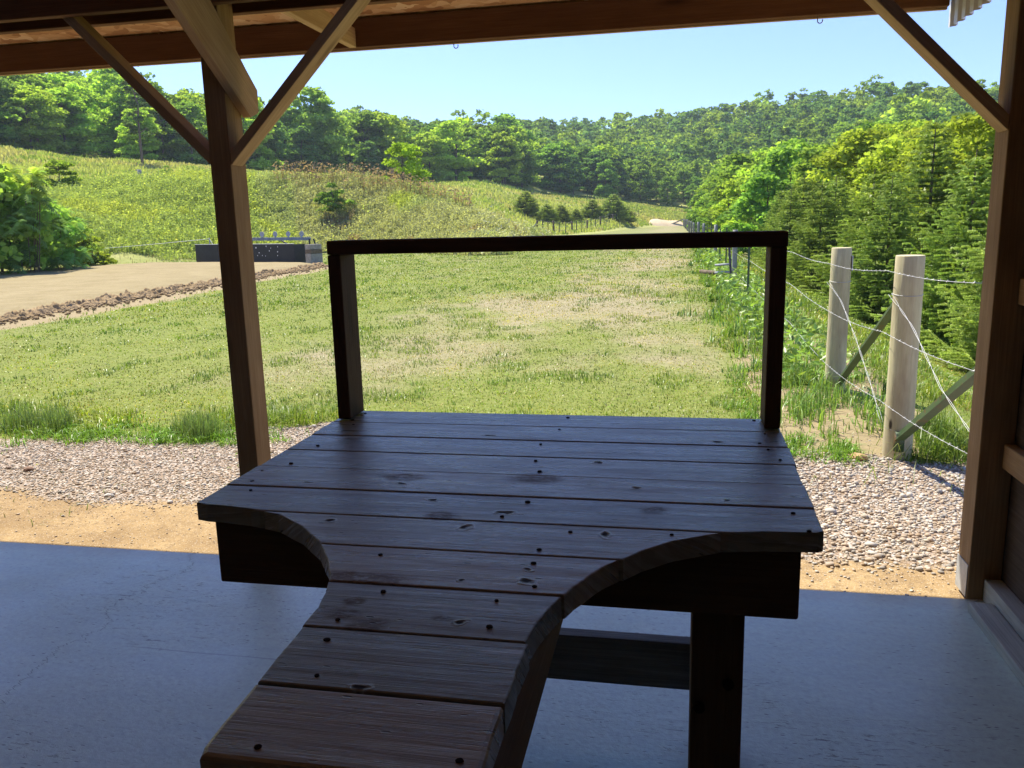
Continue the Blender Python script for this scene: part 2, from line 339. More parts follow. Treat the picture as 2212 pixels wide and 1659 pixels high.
def leafmat(name, trans=.45, hue=.03, val=.25, gloss=.0):
    t = NT(name); c = t.attr('Col', 'Color')
    oi = t.n('ShaderNodeObjectInfo'); hs = t.n('ShaderNodeHueSaturation')
    r = oi.outputs['Random']; t.link(t.math('ADD', t.math('MULTIPLY', t.math('SUBTRACT', r, .5), hue), .5), hs.inputs['Hue'])
    r2 = t.math('FRACT', t.math('MULTIPLY', r, 7.13)); t.link(t.math('ADD', t.math('MULTIPLY', t.math('SUBTRACT', r2, .5), val*2), 1), hs.inputs['Value'])
    t.link(c, hs.inputs['Color'])
    d = t.n('ShaderNodeBsdfDiffuse'); t.link(hs.outputs[0], d.inputs[0])
    tr = t.n('ShaderNodeBsdfTranslucent'); t.link(t.mix(1.0, hs.outputs[0], (1.25, 1.3, .55), 'MULTIPLY'), tr.inputs[0])
    mx = t.n('ShaderNodeMixShader'); mx.inputs[0].default_value = trans; t.link(d.outputs[0], mx.inputs[1]); t.link(tr.outputs[0], mx.inputs[2])
    last = mx.outputs[0]
    if gloss:
        gl = t.n('ShaderNodeBsdfGlossy'); gl.inputs['Roughness'].default_value = .38; m2 = t.n('ShaderNodeMixShader'); m2.inputs[0].default_value = gloss
        t.link(last, m2.inputs[1]); t.link(gl.outputs[0], m2.inputs[2]); last = m2.outputs[0]
    t.link(last, t.out.inputs[0]); return t.m
M['leaf'] = leafmat('broad leaves', .5); M['needle'] = leafmat('conifer needles', .25, .02, .12, .02)
M['grass'] = leafmat('grass blades', .35, 0, 0, .03); M['weed'] = leafmat('weed leaves', .4, 0, 0)
def plain(name, col, rough=.6, spec=.4, metal=0, var=.25, sc=8):
    t = NT(name); p = t.pos(); c = t.mix(t.ramp(t.noise(p, sc, 5, .65), [(.3, 0), (.7, 1)]), tuple(q*(1-var) for q in col), tuple(min(1, q*(1+var)) for q in col))
    t.pbr(c, rough, spec, t.bump(t.noise(p, sc*8, 3), .2, .002), metal); return t.m
M['bark'] = plain('bark', (.16, .125, .09), .95, .1, 0, .4, 12)
M['wire'] = plain('galvanised wire', (.50, .50, .50), .55, .4, .4, .1)
M['rope'] = plain('white rope', (.7, .7, .66), .8, .2)
M['steel_dark'] = plain('dark painted steel', (.022, .024, .028), .6, .4, 0, .3, 3)
M['steel_plate'] = plain('chipped grey target plate', (.42, .43, .46), .6, .4, .1, .4, 30)
M['steel_grey'] = plain('bare grey steel', (.33, .34, .36), .6, .4, .2, .35, 6)
M['hook'] = plain('zinc hook', (.45, .48, .52), .35, .5, .8, .1)
M['screw'] = plain('dark screw head', (.025, .014, .009), .95, .05, 0, .2)
M['block'] = plain('weathered timber block', (.33, .30, .26), .9, .1, 0, .3, 9)
M['metal_roof'] = plain('white ribbed metal', (.62, .64, .66), .45, .4, 0, .08)
M['bracket'] = plain('galvanised bracket', (.52, .54, .54), .5, .5, .4, .15, 20)
M['splat'] = plain('white chipped paint', (.75, .76, .78), .7, .3, 0, .08)
def mk_tpost():
    t = NT('green post paint'); g = t.attr('gc'); p = t.pos()
    c = t.mix(t.ramp(t.noise(p, 6, 4), [(.3, 0), (.7, 1)]), (.04, .075, .03), (.075, .12, .055))
    c = t.mix(t.ramp(t.noise(p, 9, 5, .7), [(.56, 0), (.66, .8)]), c, (.15, .07, .03))
    t.pbr(c, .45, .5, t.bump(t.noise(p, 60, 3), .2, .002)); return t.m
M['tpost'] = mk_tpost()
def mk_round():
    t = NT('treated round post wood'); g = t.attr('gc')
    gr = t.noise(t.mapv(g, (1.1, 22, 22)), 2.4, 6, .65, .8); big = t.noise(t.mapv(g, (1.5, 6, 6)), 1.6, 4, .6)
    c = t.mix(t.ramp(gr, [(.3, 0), (.7, 1)]), (.52, .48, .27), (.68, .62, .39))
    c = t.mix(t.ramp(big, [(.35, .0), (.65, .7)]), c, (.34, .26, .17))
    kn = t.ramp(t.vor(t.mapv(g, (3.2, 9, 9)), 1.0), [(.06, 1), (.14, 0)]); c = t.mix(kn, c, (.06, .045, .03))
    t.pbr(c, .85, .15, t.bump(gr, .6, .006)); return t.m
M['round'] = mk_round()
M['round_far'] = plain('weathered grey post', (.27, .27, .25), .9, .1, 0, .2, 10)
def mk_osb():
    t = NT('strand board'); p = t.pos()
    cs = t.noise(p, 3, 2); v = t.n('ShaderNodeTexVoronoi'); v.inputs['Scale'].default_value = 16
    wv = t.n('ShaderNodeVectorMath'); wv.operation = 'MULTIPLY_ADD'; t.link(p, wv.inputs[0]); wv.inputs[1].default_value = (1, 1.0, 1)
    nz = t.n('ShaderNodeTexNoise'); nz.inputs['Scale'].default_value = 9; t.link(p, nz.inputs['Vector'])
    sc = t.n('ShaderNodeVectorMath'); sc.operation = 'SCALE'; sc.inputs['Scale'].default_value = .16; t.link(nz.outputs['Color'], sc.inputs[0]); t.link(sc.outputs[0], wv.inputs[2])
    t.link(t.mapv(wv.outputs[0], (.55, 1.5, 1.5)), v.inputs['Vector']); s = t.n('ShaderNodeSeparateColor'); t.link(v.outputs['Color'], s.inputs[0])
    c = t.ramp(s.outputs[0], [(0, (.42, .21, .09)), (.45, (.60, .34, .15)), (.8, (.72, .46, .23)), (1, (.82, .60, .34))])
    t.pbr(c, .8, .2, t.bump(s.outputs[1], .3, .002)); return t.m
M['osb'] = mk_osb()
M['wall_board'] = wood('weathered wall board', (.10, .075, .055), (.15, .115, .085), (.06, .045, .03), .85, .1, .4)
# ------------------------------------------------------------------ terrain
# sight columns: image column -> toe distance, then (row, distance) of crest, hollow, meadow edge, and ridge tree tops
TREE_H = 9.5
def zat(x, y, r): return atR(x, y, r).z
_c = []
def colm(x, toe, k1, k2, k3, ridge):
    z = lambda k: k[1] if k[0] == 'z' else zat(x, k[0], k[-1])
    r1, r2, r3 = k1[-1], k2[-1], k3[-1]; z1, z2, z3 = z(k1), z(k2), z(k3)
    r5 = ridge[1]; z5 = zat(x, ridge[0], r5)-TREE_H; r4 = (r3+r5)/2; z4 = z3+.42*(z5-z3)
    _c.append((azof(x), [toe, r1, r2, r3, r4, r5], [0, z1, z2, z3, z4, z5]))
colm(-500, 34, (420, 58), (385, 75), (285, 100), (90, 200))
colm(0, 37, (418, 58), (380, 75), (316, 100), (122, 200))
colm(200, 40, (408, 58), (380, 75), (346, 105), (150, 210))
colm(430, 44, (396, 58), (382, 75), (364, 112), (200, 230))
colm(600, 46, (392, 57), (392, 75), (377, 122), (243, 250))
colm(700, 47, (392, 56), (392, 75), (381, 127), (243, 270))
colm(820, 46, (400, 55), (400, 75), (390, 132), (246, 280))
colm(930, 42, (430, 53), (422, 75), (403, 140), (258, 300))
colm(1000, 39, (456, 51), (448, 78), (399, 138), (266, 315))
colm(1050, 38, (474, 49), (470, 80), (397, 136), (272, 320))
colm(1100, 38, (496, 47), (490, 82), (407, 145), (266, 330))
colm(1180, 66, ('z', .08, 72), (500, 90), (421, 160), (256, 340))
colm(1300, 93, ('z', .08, 100), (483, 114), (433, 175), (262, 350))
colm(1400, 138, ('z', .05, 144), (474, 152), (444, 185), (250, 350))
colm(1480, 150, ('z', .05, 155), (472, 166), (452, 185), (238, 340))
colm(1600, 146, ('z', .0, 152), ('z', .5, 165), ('z', 3, 185), (216, 330))
colm(1740, 120, ('z', 0, 130), ('z', 0, 140), ('z', 3, 160), (198, 310))
colm(1900, 100, ('z', 0, 110), ('z', 0, 120), ('z', 3, 140), (186, 300))
colm(2150, 90, ('z', 0, 100), ('z', 0, 110), ('z', 3, 130), (180, 290))
colm(2700, 90, ('z', 0, 100), ('z', 0, 110), ('z', 3, 130), (180, 280))
CA = np.array([c[0] for c in _c]); CR = np.array([c[1] for c in _c]); CZ = np.array([c[2] for c in _c])
def knots(az):
    Rk = [np.interp(az, CA, CR[:, i]) for i in range(6)]; Zk = [np.interp(az, CA, CZ[:, i]) for i in range(6)]
    return np.array(Rk), np.array(Zk)
def height(X, Y):
    X = np.asarray(X, float); Y = np.asarray(Y, float); sh = X.shape; X = X.ravel(); Y = Y.ravel()
    r = np.hypot(X, Y); az = np.arctan2(X, Y); Rk, Zk = knots(az)
    z = np.zeros_like(r); Rp = np.vstack([np.zeros_like(r), Rk, Rk[-1]+300]); Zp = np.vstack([np.zeros_like(r), Zk, Zk[-1]-25])
    for i in range(len(Rp)-1):
        m = (r >= Rp[i]) & (r < Rp[i+1]); t = (r[m]-Rp[i][m])/(Rp[i+1][m]-Rp[i][m])
        if i in (1, 3): t = .5*t+.5*(t*t*(3-2*t))
        z[m] = Zp[i][m]*(1-t)+Zp[i+1][m]*t
    z[r >= Rp[-1]] = Zp[-1][r >= Rp[-1]]
    front = sstep(-.35, .1, np.cos(az+.2)-.15); z = z*front
    off = sstep(0, 14, r-Rk[0])
    z += off*((fbm(X*.12, Y*.12, 3)-.5)*1.1+(fbm(X*.6, Y*.6, 4)-.5)*.3)
    z -= .95*sstep(1.7, 4.6, X)*(1-sstep(90, 150, r))*sstep(2.5, 5, Y)
    near = 1-sstep(3.0, 4.2, Y)
    z += -.018+(fbm(X*1.5, Y*1.5, 5)-.5)*.03*(1-near)*(1-off)
    # low hummocky soil bank under the right fence line
    fl = np.exp(-((X-1.35)/.35)**2)*sstep(5.3, 6.2, Y)*(1-sstep(30, 60, Y)); z += .06*fl*(fbm(X*3, Y*1.2, 8)*1.4-.2)
    return z.reshape(sh)
def masks(X, Y):
    r = np.hypot(X, Y); az = np.arctan2(X, Y); Rk, _ = knots(az.ravel()); Rk = Rk.reshape((6,)+X.shape)
    e = (fbm(X*1.3, Y*1.3, 21)-.5)
    edge = 5.02+e*.9+.75*np.exp(-((X+2.3)/.55)**2)+.1*np.sin(X*1.7)      # lawn starts here
    gravel = sstep(3.55, 4.05, Y+e*.5)*(1-sstep(-.12, .12, Y-edge))
    gravel = np.where(X > .4, np.maximum(gravel, sstep(3.25, 3.6, Y+e*.5)*(1-sstep(-.1, .1, Y-4.95+.2*e))), gravel)
    dirt = 1-sstep(-.1, .1, Y-edge)
    dirt = np.maximum(dirt, np.exp(-((X-1.2-.3*e)/.6)**2)*sstep(4.6, 5, Y)*(1-sstep(9.5, 12, Y))*1.3*sstep(.36, .50, fbm(X*1.8, Y*1.5, 31)))
    dirt = np.maximum(dirt, np.exp(-((X-1.35)/.3)**2)*np.exp(-((Y-18)/2.2)**2)*1.0)
    # bare strip before the sand pad
    dirt = np.maximum(dirt, 1.1*np.exp(-((X-pad_edge(Y)-.55+e*.5)/.75)**2)*(Y > 6)*(1-sstep(27, 31, Y)))
    d = fbm(X*.45+Y*.05, Y*.22, 41, 5); d2 = fbm(X*2.2, Y*1.4, 43, 4)
    dry = .08+.78*sstep(.36, .68, d*.45+d2*.25+.30*fbm(X*.9+3, Y*.55, 47, 4)+.22*np.exp(-((X+.9)/1.9)**2)*sstep(6.2, 8.5, Y)-.09-.16*(1-sstep(5.4, 7, Y))-.10*sstep(2.8, 5.5, -X))
    dry = dry*(1-.75*sstep(.35, .7, X)*(1-sstep(25, 60, Y)))
    dry = np.where(r > 45, dry*.6+.25, dry)
    wild = sstep(-2, 3, r-Rk[0])*(np.cos(az+.2) > 0)*(az < .25)
    return np.clip(gravel, 0, 1), np.clip(dirt, 0, 1.2), np.clip(dry, 0, 1), wild
def pad_edge(Y): return np.interp(Y, [0, 8, 12, 16.3, 23.3, 28.5, 31], [-11.2, -11.3, -11.4, -11.8, -12.6, -12.9, -15])
azf = np.concatenate([np.radians(np.arange(-180, -56, 4.)), np.radians(np.arange(-56, 34, .32)), np.radians(np.arange(34, 180, 4.))])
rr = [.6, 1.2, 2.0, 2.7]; q = 3.0
while q < 420: rr.append(q); q *= 1.0145
rr += [450, 520, 650, 900, 1500, 2500]; rr = np.array(rr)
A, RR = np.meshgrid(azf, rr, indexing='ij'); X = np.sin(A)*RR; Y = np.cos(A)*RR; Z = height(X, Y)
na, nr = A.shape; V = np.stack([X, Y, Z], -1).reshape(-1, 3)
idx = np.arange(na*nr).reshape(na, nr); nx = np.roll(idx, -1, axis=0)
F = np.stack([idx[:, :-1], idx[:, 1:], nx[:, 1:], nx[:, :-1]], -1).reshape(-1, 4)[:, ::-1]
V = np.vstack([V, [[0, 0, -.018]]]); c0 = len(V)-1
g, d_, dr, wl = masks(X, Y)
at = {k: np.append(v.ravel(), 0) for k, v in dict(gravel=g, dirt=d_, dry=dr, wild=wl).items()}
me = mesh_np('ground', V, F, M['ground'], at, True)
go = bpy.data.objects.new('ground', me); COL.objects.link(go); go['kind'] = 'structure'
# concrete slab
sb = MB(); sb.box(-9.5, 1.22, -2.2, 3.112, -.16, 0.0); o = sb.build('concrete_slab', M['concrete'], bevel=.006); o['kind'] = 'structure'
# sand pad
pa = []
for yy in np.linspace(4, 31.2, 60):
    for k, u in enumerate(np.linspace(0, 1, 40)):
        x0 = float(pad_edge(yy)); x1 = np.interp(yy, [4, 20, 27, 31.2], [-40, -31, -25.6, -22.6]); pa.append((x0+(x1-x0)*u, yy+(3.4*u if yy > 28 else 0)*((yy-28)/3.2)))
pa = np.array(pa); n_ = 40; zz = height(pa[:, 0], pa[:, 1]); 
u = np.tile(np.linspace(0, 1, 40), 60); zz = np.maximum(zz, -.02)+.12*sstep(0, .02, u)*(1-sstep(.93, 1, u))*np.repeat(1-sstep(.96, 1, np.linspace(0, 1, 60)), 40)-.03+.04*fbm(pa[:, 0]*.7, pa[:, 1]*.7, 77)
idx = np.arange(60*40).reshape(60, 40); F = np.stack([idx[:-1, :-1], idx[:-1, 1:], idx[1:, 1:], idx[1:, :-1]], -1).reshape(-1, 4)
me = mesh_np('sand_pad', np.column_stack([pa, zz]), F, M['sand'], None, True); o = bpy.data.objects.new('sand_pad', me); COL.objects.link(o); o['kind'] = 'structure'
# ------------------------------------------------------------------ generic clump builders
def blades(P, h, wd, col, lean=.35, seg=True, curl=1.0):
    """P (n,3) roots; returns V,F,C : blades of 5 verts / 3 tris"""
    n = len(P); a = RS.uniform(0, 2*np.pi, n); b = a+np.pi/2+RS.uniform(-.6, .6, n)
    ln = np.abs(RS.normal(0, lean, n)); dx = np.cos(a)*ln; dy = np.sin(a)*ln; sx = np.cos(b)*wd/2; sy = np.sin(b)*wd/2
    z0 = P[:, 2]-.01
    mid = np.column_stack([P[:, 0]+dx*h*.35, P[:, 1]+dy*h*.35, z0+h*.6]); tip = np.column_stack([P[:, 0]+dx*h*(1+curl*.3), P[:, 1]+dy*h*(1+curl*.3), z0+h*np.maximum(.45, 1-ln*.45)])
    bs = np.column_stack([P[:, 0], P[:, 1], z0]); s = np.column_stack([sx, sy, 0*sx])
    V = np.stack([bs-s, bs+s, mid+s*.8, mid-s*.8, tip], 1).reshape(-1, 3)
    i = np.arange(n)[:, None]*5; F = np.concatenate([i+[0, 1, 2], i+[0, 2, 3], i+[3, 2, 4]], 1).reshape(-1, 3)
    C = np.repeat(col, 5, 0); return V, F, C
def cards(P, size, col, up=.3, asp=.55):
    """P (n,3) leaf centres, diamonds with random orientation; 4 verts / 2 tris"""
    n = len(P); d = RS.normal(0, 1, (n, 3)); d[:, 2] *= .6; d[:, 2] -= up*.5; d /= np.linalg.norm(d, axis=1)[:, None]
    q = RS.normal(0, 1, (n, 3)); s = np.cross(d, q); s /= np.linalg.norm(s, axis=1)[:, None]+1e-9
    size = np.asarray(size).reshape(-1, 1)*np.ones((n, 1)); a = d*size/2; b = s*size*asp/2; up_ = np.cross(d, s)*size*.08
    V = np.stack([P-a, P+b+up_, P+a, P-b+up_], 1).reshape(-1, 3); i = np.arange(n)[:, None]*4
    F = np.concatenate([i+[0, 1, 2], i+[0, 2, 3]], 1).reshape(-1, 3); return V, F, np.repeat(col, 4, 0)
def join(parts):
    V = []; F = []; C = []; o = 0
    for v, f, c in parts: V.append(v); F.append(f+o); C.append(c); o += len(v)
    return np.vstack(V), np.vstack(F), np.vstack(C)
def colvar(base, n, v=.18, h=.06):
    b = np.array(base, float); k = 1+RS.normal(0, v, (n, 1)); c = b*k; c[:, 0] *= 1+RS.normal(0, h, n); c[:, 2] *= 1+RS.normal(0, h, n)
    return np.clip(c, .003, .9)
def stuff(name, VFC, mat, label, cat):
    me = mesh_np(name, VFC[0], VFC[1], mat, None, False, VFC[2]); o = bpy.data.objects.new(name, me); COL.objects.link(o); return tag(o, label, cat, None, 'stuff')
# ------------------------------------------------------------------ lawn
def sample_polar(n, a0, a1, r0, r1):
    a = RS.uniform(a0, a1, n); r = np.exp(RS.uniform(math.log(r0), math.log(r1), n)); return np.sin(a)*r, np.cos(a)*r, r, a
def lawn():
    x, y, r, a = sample_polar(330000, R(-46), R(24), 4.6, 75)
    g, dt, dr, wl = masks(x, y)
    keep = (RS.uniform(0, 1, len(x)) > np.clip(dt*1.25-.1, 0, .985)) & (x < 6) & (wl < .5) & ~((x < pad_edge(y)) & (y < 31.5) & (y > 3))
    x, y, r, dr, a = x[keep], y[keep], r[keep], dr[keep], a[keep]
    n = len(x); z = height(x, y)
    verge = np.clip(1-np.abs(y-5.45)/.55, 0, 1)*(fbm(x*1.5, y*1.5, 61) > .42)
    right = sstep(.35, .8, x)*(1-sstep(2.4, 3.2, x))
    h = RS.uniform(.012, .038, n)*(.7+.6*fbm(x*2.2, y*2.2, 69))*(1+.35*(r > 15))+verge*RS.uniform(0, .10, n)+right*RS.uniform(0, .09, n)*(fbm(x*1.2, y*.8, 63) > .45)
    wd = .0046*np.maximum(1, r/4.8)*RS.uniform(.7, 1.3, n)
    t = np.clip(dr+RS.normal(0, .28, n), 0, 1); t = t*(1-.6*verge)
    cg = colvar((.185, .245, .028), n, .38, .14); ct = colvar((.42, .345, .19), n, .28, .05); t = (t > RS.uniform(.1, .9, n)).astype(float)[:, None]*.85
    c = cg*(1-t)+ct*t; c[:, 0] *= 1+.25*(fbm(x*.7, y*.7, 65)-.5)
    yp = sstep(.5, .62, fbm(x*1.4+5, y*.9, 75, 3))[:, None]; c = c*(1-yp)+c*np.array((1.25, 1.18, .7))*yp; br_ = .55+.9*fbm(x*1.3+9, y*.9, 71, 5); tuft = (fbm(x*2.6, y*2.0, 73, 3) > .60); c = c*br_[:, None]
    c[tuft] = c[tuft]*.45+np.array((.12, .21, .035))*.6; h = h*(1+.9*tuft)
    return blades(np.column_stack([x, y, z]), h, wd, c, .95)
stuff('lawn_grass', lawn(), M['grass'], 'mown lawn with green and dry straw-coloured patches down the range', 'grass')
def clumps(cent, per, rad, h0, h1, wd, base, lean=.6):
    P = []; hs = []
    for (cx, cy) in cent:
        k = max(5, int(per*RS.uniform(.6, 1.4))); a = RS.uniform(0, 6.28, k); rr_ = rad*np.sqrt(RS.uniform(0, 1, k))*RS.uniform(.6, 1.3)
        P.append(np.column_stack([cx+np.cos(a)*rr_, cy+np.sin(a)*rr_])); hs.append(RS.uniform(h0, h1, k)*(1.1-.5*rr_/rad))
    P = np.vstack(P); hs = np.concatenate(hs); P = np.column_stack([P, height(P[:, 0], P[:, 1])])
    return blades(P, hs, wd*np.maximum(1, np.hypot(P[:, 0], P[:, 1])/6)*RS.uniform(.7, 1.3, len(P)), colvar(base, len(P), .25, .1), lean)
# rank verge clumps between lawn and gravel
ct = [(x, 5.15+RS.normal(0, .16)) for x in np.concatenate([RS.uniform(-4.9, -2.75, 60), RS.uniform(-1.9, 1.1, 70)])]
ct += [(RS.normal(-4.1, .12), RS.normal(5.0, .05)) for _ in range(12)]+[(RS.normal(-3.25, .2), RS.normal(5.0, .06)) for _ in range(22)]
ct += [(RS.uniform(.45, 1.05), RS.uniform(4.9, 8)) for _ in range(42)]
p1 = clumps(ct, 40, .10, .04, .12, .0062, (.17, .30, .04), .95)
ct = [(RS.normal(-3.3, .12), RS.normal(5.15, .05)) for _ in range(14)]+[(RS.normal(-4.75, .18), RS.normal(5.2, .07)) for _ in range(16)]
p2 = clumps(ct, 90, .12, .12, .27, .003, (.19, .27, .10), .35)
stuff('verge_grass', join([p1, p2]), M['grass'], 'rank bright green grass clumps along the edge of the gravel', 'grass')
ct = [(1.15+RS.normal(0, .28)+.06*np.sin(y), y) for y in np.exp(RS.uniform(math.log(5.6), math.log(70), 420))]
p1 = clumps(ct, 24, .13, .08, .27, .009, (.20, .31, .07), .6)
ct = [(1.6+RS.uniform(0, 2.2), y) for y in np.exp(RS.uniform(math.log(5.6), math.log(30), 90))]
p2 = clumps(ct, 22, .16, .04, .11, .007, (.24, .33, .10), .9)
xx = RS.uniform(.85, 1.6, 1500); yy = np.exp(RS.uniform(math.log(7), math.log(30), 1500)); zz = height(xx, yy)+RS.uniform(.04, .3, 1500)
p3 = cards(np.column_stack([xx, yy, zz]), .06+.004*yy, colvar((.26, .38, .09), 1500, .25), .2, .45)
stuff('fence_weeds', join([p1, p2, p3]), M['grass'], 'tall weeds and grass growing along the right wire fence', 'weeds')
# pebbles
def pebbles():
    t = (1+5**.5)/2; iv = np.array([(-1, t, 0), (1, t, 0), (-1, -t, 0), (1, -t, 0), (0, -1, t), (0, 1, t), (0, -1, -t), (0, 1, -t), (t, 0, -1), (t, 0, 1), (-t, 0, -1), (-t, 0, 1)])/math.sqrt(1+t*t)
    fi = np.array([(0, 11, 5), (0, 5, 1), (0, 1, 7), (0, 7, 10), (0, 10, 11), (1, 5, 9), (5, 11, 4), (11, 10, 2), (10, 7, 6), (7, 1, 8), (3, 9, 4), (3, 4, 2), (3, 2, 6), (3, 6, 8), (3, 8, 9), (4, 9, 5), (2, 4, 11), (6, 2, 10), (8, 6, 7), (9, 8, 1)])
    x = RS.uniform(-5.6, 2.1, 82000); y = RS.uniform(3.12, 5.6, 82000); g, dt, dr, wl = masks(x, y)
    sp = RS.uniform(0, 1, len(x)); keep = (sp < np.where(g > .3, g, .09+.6*g)) & ((x > -4.6-.0*y)); x, y, g = x[keep], y[keep], g[keep]; n = len(x)
    s = RS.lognormal(math.log(.0061), .38, n)*np.where(x > .5, 1.05, .74); s = np.where(g < .3, s*.62, s)
    sc = np.column_stack([s*RS.uniform(.8, 1.5, n), s*RS.uniform(.7, 1.1, n), s*RS.uniform(.45, .8, n)]); a = RS.uniform(0, 6.28, n)
    V = iv[None]*sc[:, None]*(1+RS.uniform(-.12, .12, (n, 12, 1))); ca, sa = np.cos(a)[:, None], np.sin(a)[:, None]
    V = np.stack([V[..., 0]*ca-V[..., 1]*sa, V[..., 0]*sa+V[..., 1]*ca, V[..., 2]], -1)+np.column_stack([x, y, height(x, y)+sc[:, 2]*.55])[:, None]
    F = (fi[None]+np.arange(n)[:, None, None]*12).reshape(-1, 3)
    pal = np.array([(.46, .36, .26), (.54, .46, .36), (.38, .34, .29), (.62, .56, .47), (.36, .26, .17), (.50, .39, .29), (.50, .46, .41)]); c = pal[RS.randint(0, 7, n)]*RS.uniform(.7, 1.1, (n, 1))
    return V.reshape(-1, 3), F, np.repeat(c, 12, 0)
def mk_stone():
    t = NT('pebble stone'); t.pbr(t.attr('Col', 'Color'), .8, .25); return t.m
M['stone'] = mk_stone()
stuff('gravel', pebbles(), M['stone'], 'pinkish pebble gravel between the concrete slab and the lawn', 'gravel')
def rock(name, x, y, s, col, label):
    n = 60; P = RS.normal(0, 1, (n, 3)); P /= np.linalg.norm(P, axis=1)[:, None]
    import bmesh
    bm = bmesh.new(); bmesh.ops.create_icosphere(bm, subdivisions=2, radius=1)
    for v in bm.verts: k = 1+.18*math.sin(v.co.x*3+x*9)*math.cos(v.co.y*4+y)+random.uniform(-.07, .07); v.co = Vector((v.co.x*s*1.3*k, v.co.y*s*k, v.co.z*s*.65*k))
    me = bpy.data.meshes.new(name); bm.to_mesh(me); bm.free(); me.materials.append(plain(name+' colour', col, .9, .2, 0, .3, 30))
    o = bpy.data.objects.new(name, me); COL.objects.link(o); o.location = (x, y, float(height(np.array(x), np.array(y)))+s*.35); tag(o, label, 'stone')
for (px, py, s, c, l) in ((62, 1012, .026, (.22, .14, .10), 'dark reddish stone lying alone at the left of the gravel'), (235, 1068, .022, (.5, .47, .45), 'pale round stone on the sandy edge of the gravel'),
                          (1855, 987, .04, (.55, .33, .18), 'orange-brown stone beside the foot of the thick fence post'), (20, 1007, .017, (.25, .18, .14), 'small dark stone left of the reddish one near the frame edge')):
    d = ray(px, py); t_ = -H/d.z; rock('stone', d.x*t_, d.y*t_, s, c, l)
# clod ridge along the pad edge
def clods():
    import bmesh
    bm = bmesh.new(); bmesh.ops.create_icosphere(bm, subdivisions=2, radius=1); iv = np.array([v.co[:] for v in bm.verts]); fi = np.array([[v.index for v in f.verts] for f in bm.faces]); bm.free()
    y = np.concatenate([RS.uniform(9, 29, 30), RS.uniform(9, 29, 1300)]); n = len(y); small = np.arange(n) >= 30
    x = pad_edge(y)+np.where(small, RS.normal(.25, .28, n), RS.normal(0, .1, n)); s = np.where(small, RS.uniform(.012, .038, n), RS.uniform(.04, .08, n))
    V = iv[None]*(1+.25*RS.normal(0, 1, (n, len(iv), 1)))*s[:, None, None]*np.array([1, 1.35, .75]); z = np.where(small, 0, .03)+s*.3
    V = V+np.column_stack([x, y, z])[:, None]; F = (fi[None]+np.arange(n)[:, None, None]*len(iv)).reshape(-1, 3)
    return V.reshape(-1, 3), F, np.ones((n*len(iv), 3))
cv, cf, _c3 = clods()
ny, nxr = 900, 22; yy_ = np.linspace(7.5, 29.2, ny); uu = np.linspace(-1, 1, nxr); YY, UU = np.meshgrid(yy_, uu, indexing='ij')
XX = pad_edge(YY)+UU*.26+.10*(fbm(YY*2.1, YY*0+3, 51)-.5); prof = np.clip(1-np.abs(UU-.1), 0, 1)**.6
ZZ = -.05+prof*(.07+.13*fbm(XX*3+1, YY*2.2, 52, 4))+prof*.16*(fbm(XX*9, YY*7, 53, 4)-.5)+prof*.15*(vnoise(XX*24, YY*20, 54)-.5); XX = XX+.10*(fbm(XX*8, YY*8, 55)-.5)
ix = np.arange(ny*nxr).reshape(ny, nxr); Fq = np.stack([ix[:-1, :-1], ix[:-1, 1:], ix[1:, 1:], ix[1:, :-1]], -1).reshape(-1, 4); Ft = np.vstack([Fq[:, [0, 1, 2]], Fq[:, [0, 2, 3]]])
Vr = np.stack([XX, YY, ZZ], -1).reshape(-1, 3)
me = mesh_np('soil_ridge', np.vstack([Vr, cv]), np.vstack([Ft, cf+len(Vr)]), M['clod'], None, False); o = bpy.data.objects.new('soil_ridge', me); COL.objects.link(o); tag(o, 'crumbly ridge of brown soil clods along the sand pad edge', 'soil', None, 'stuff')
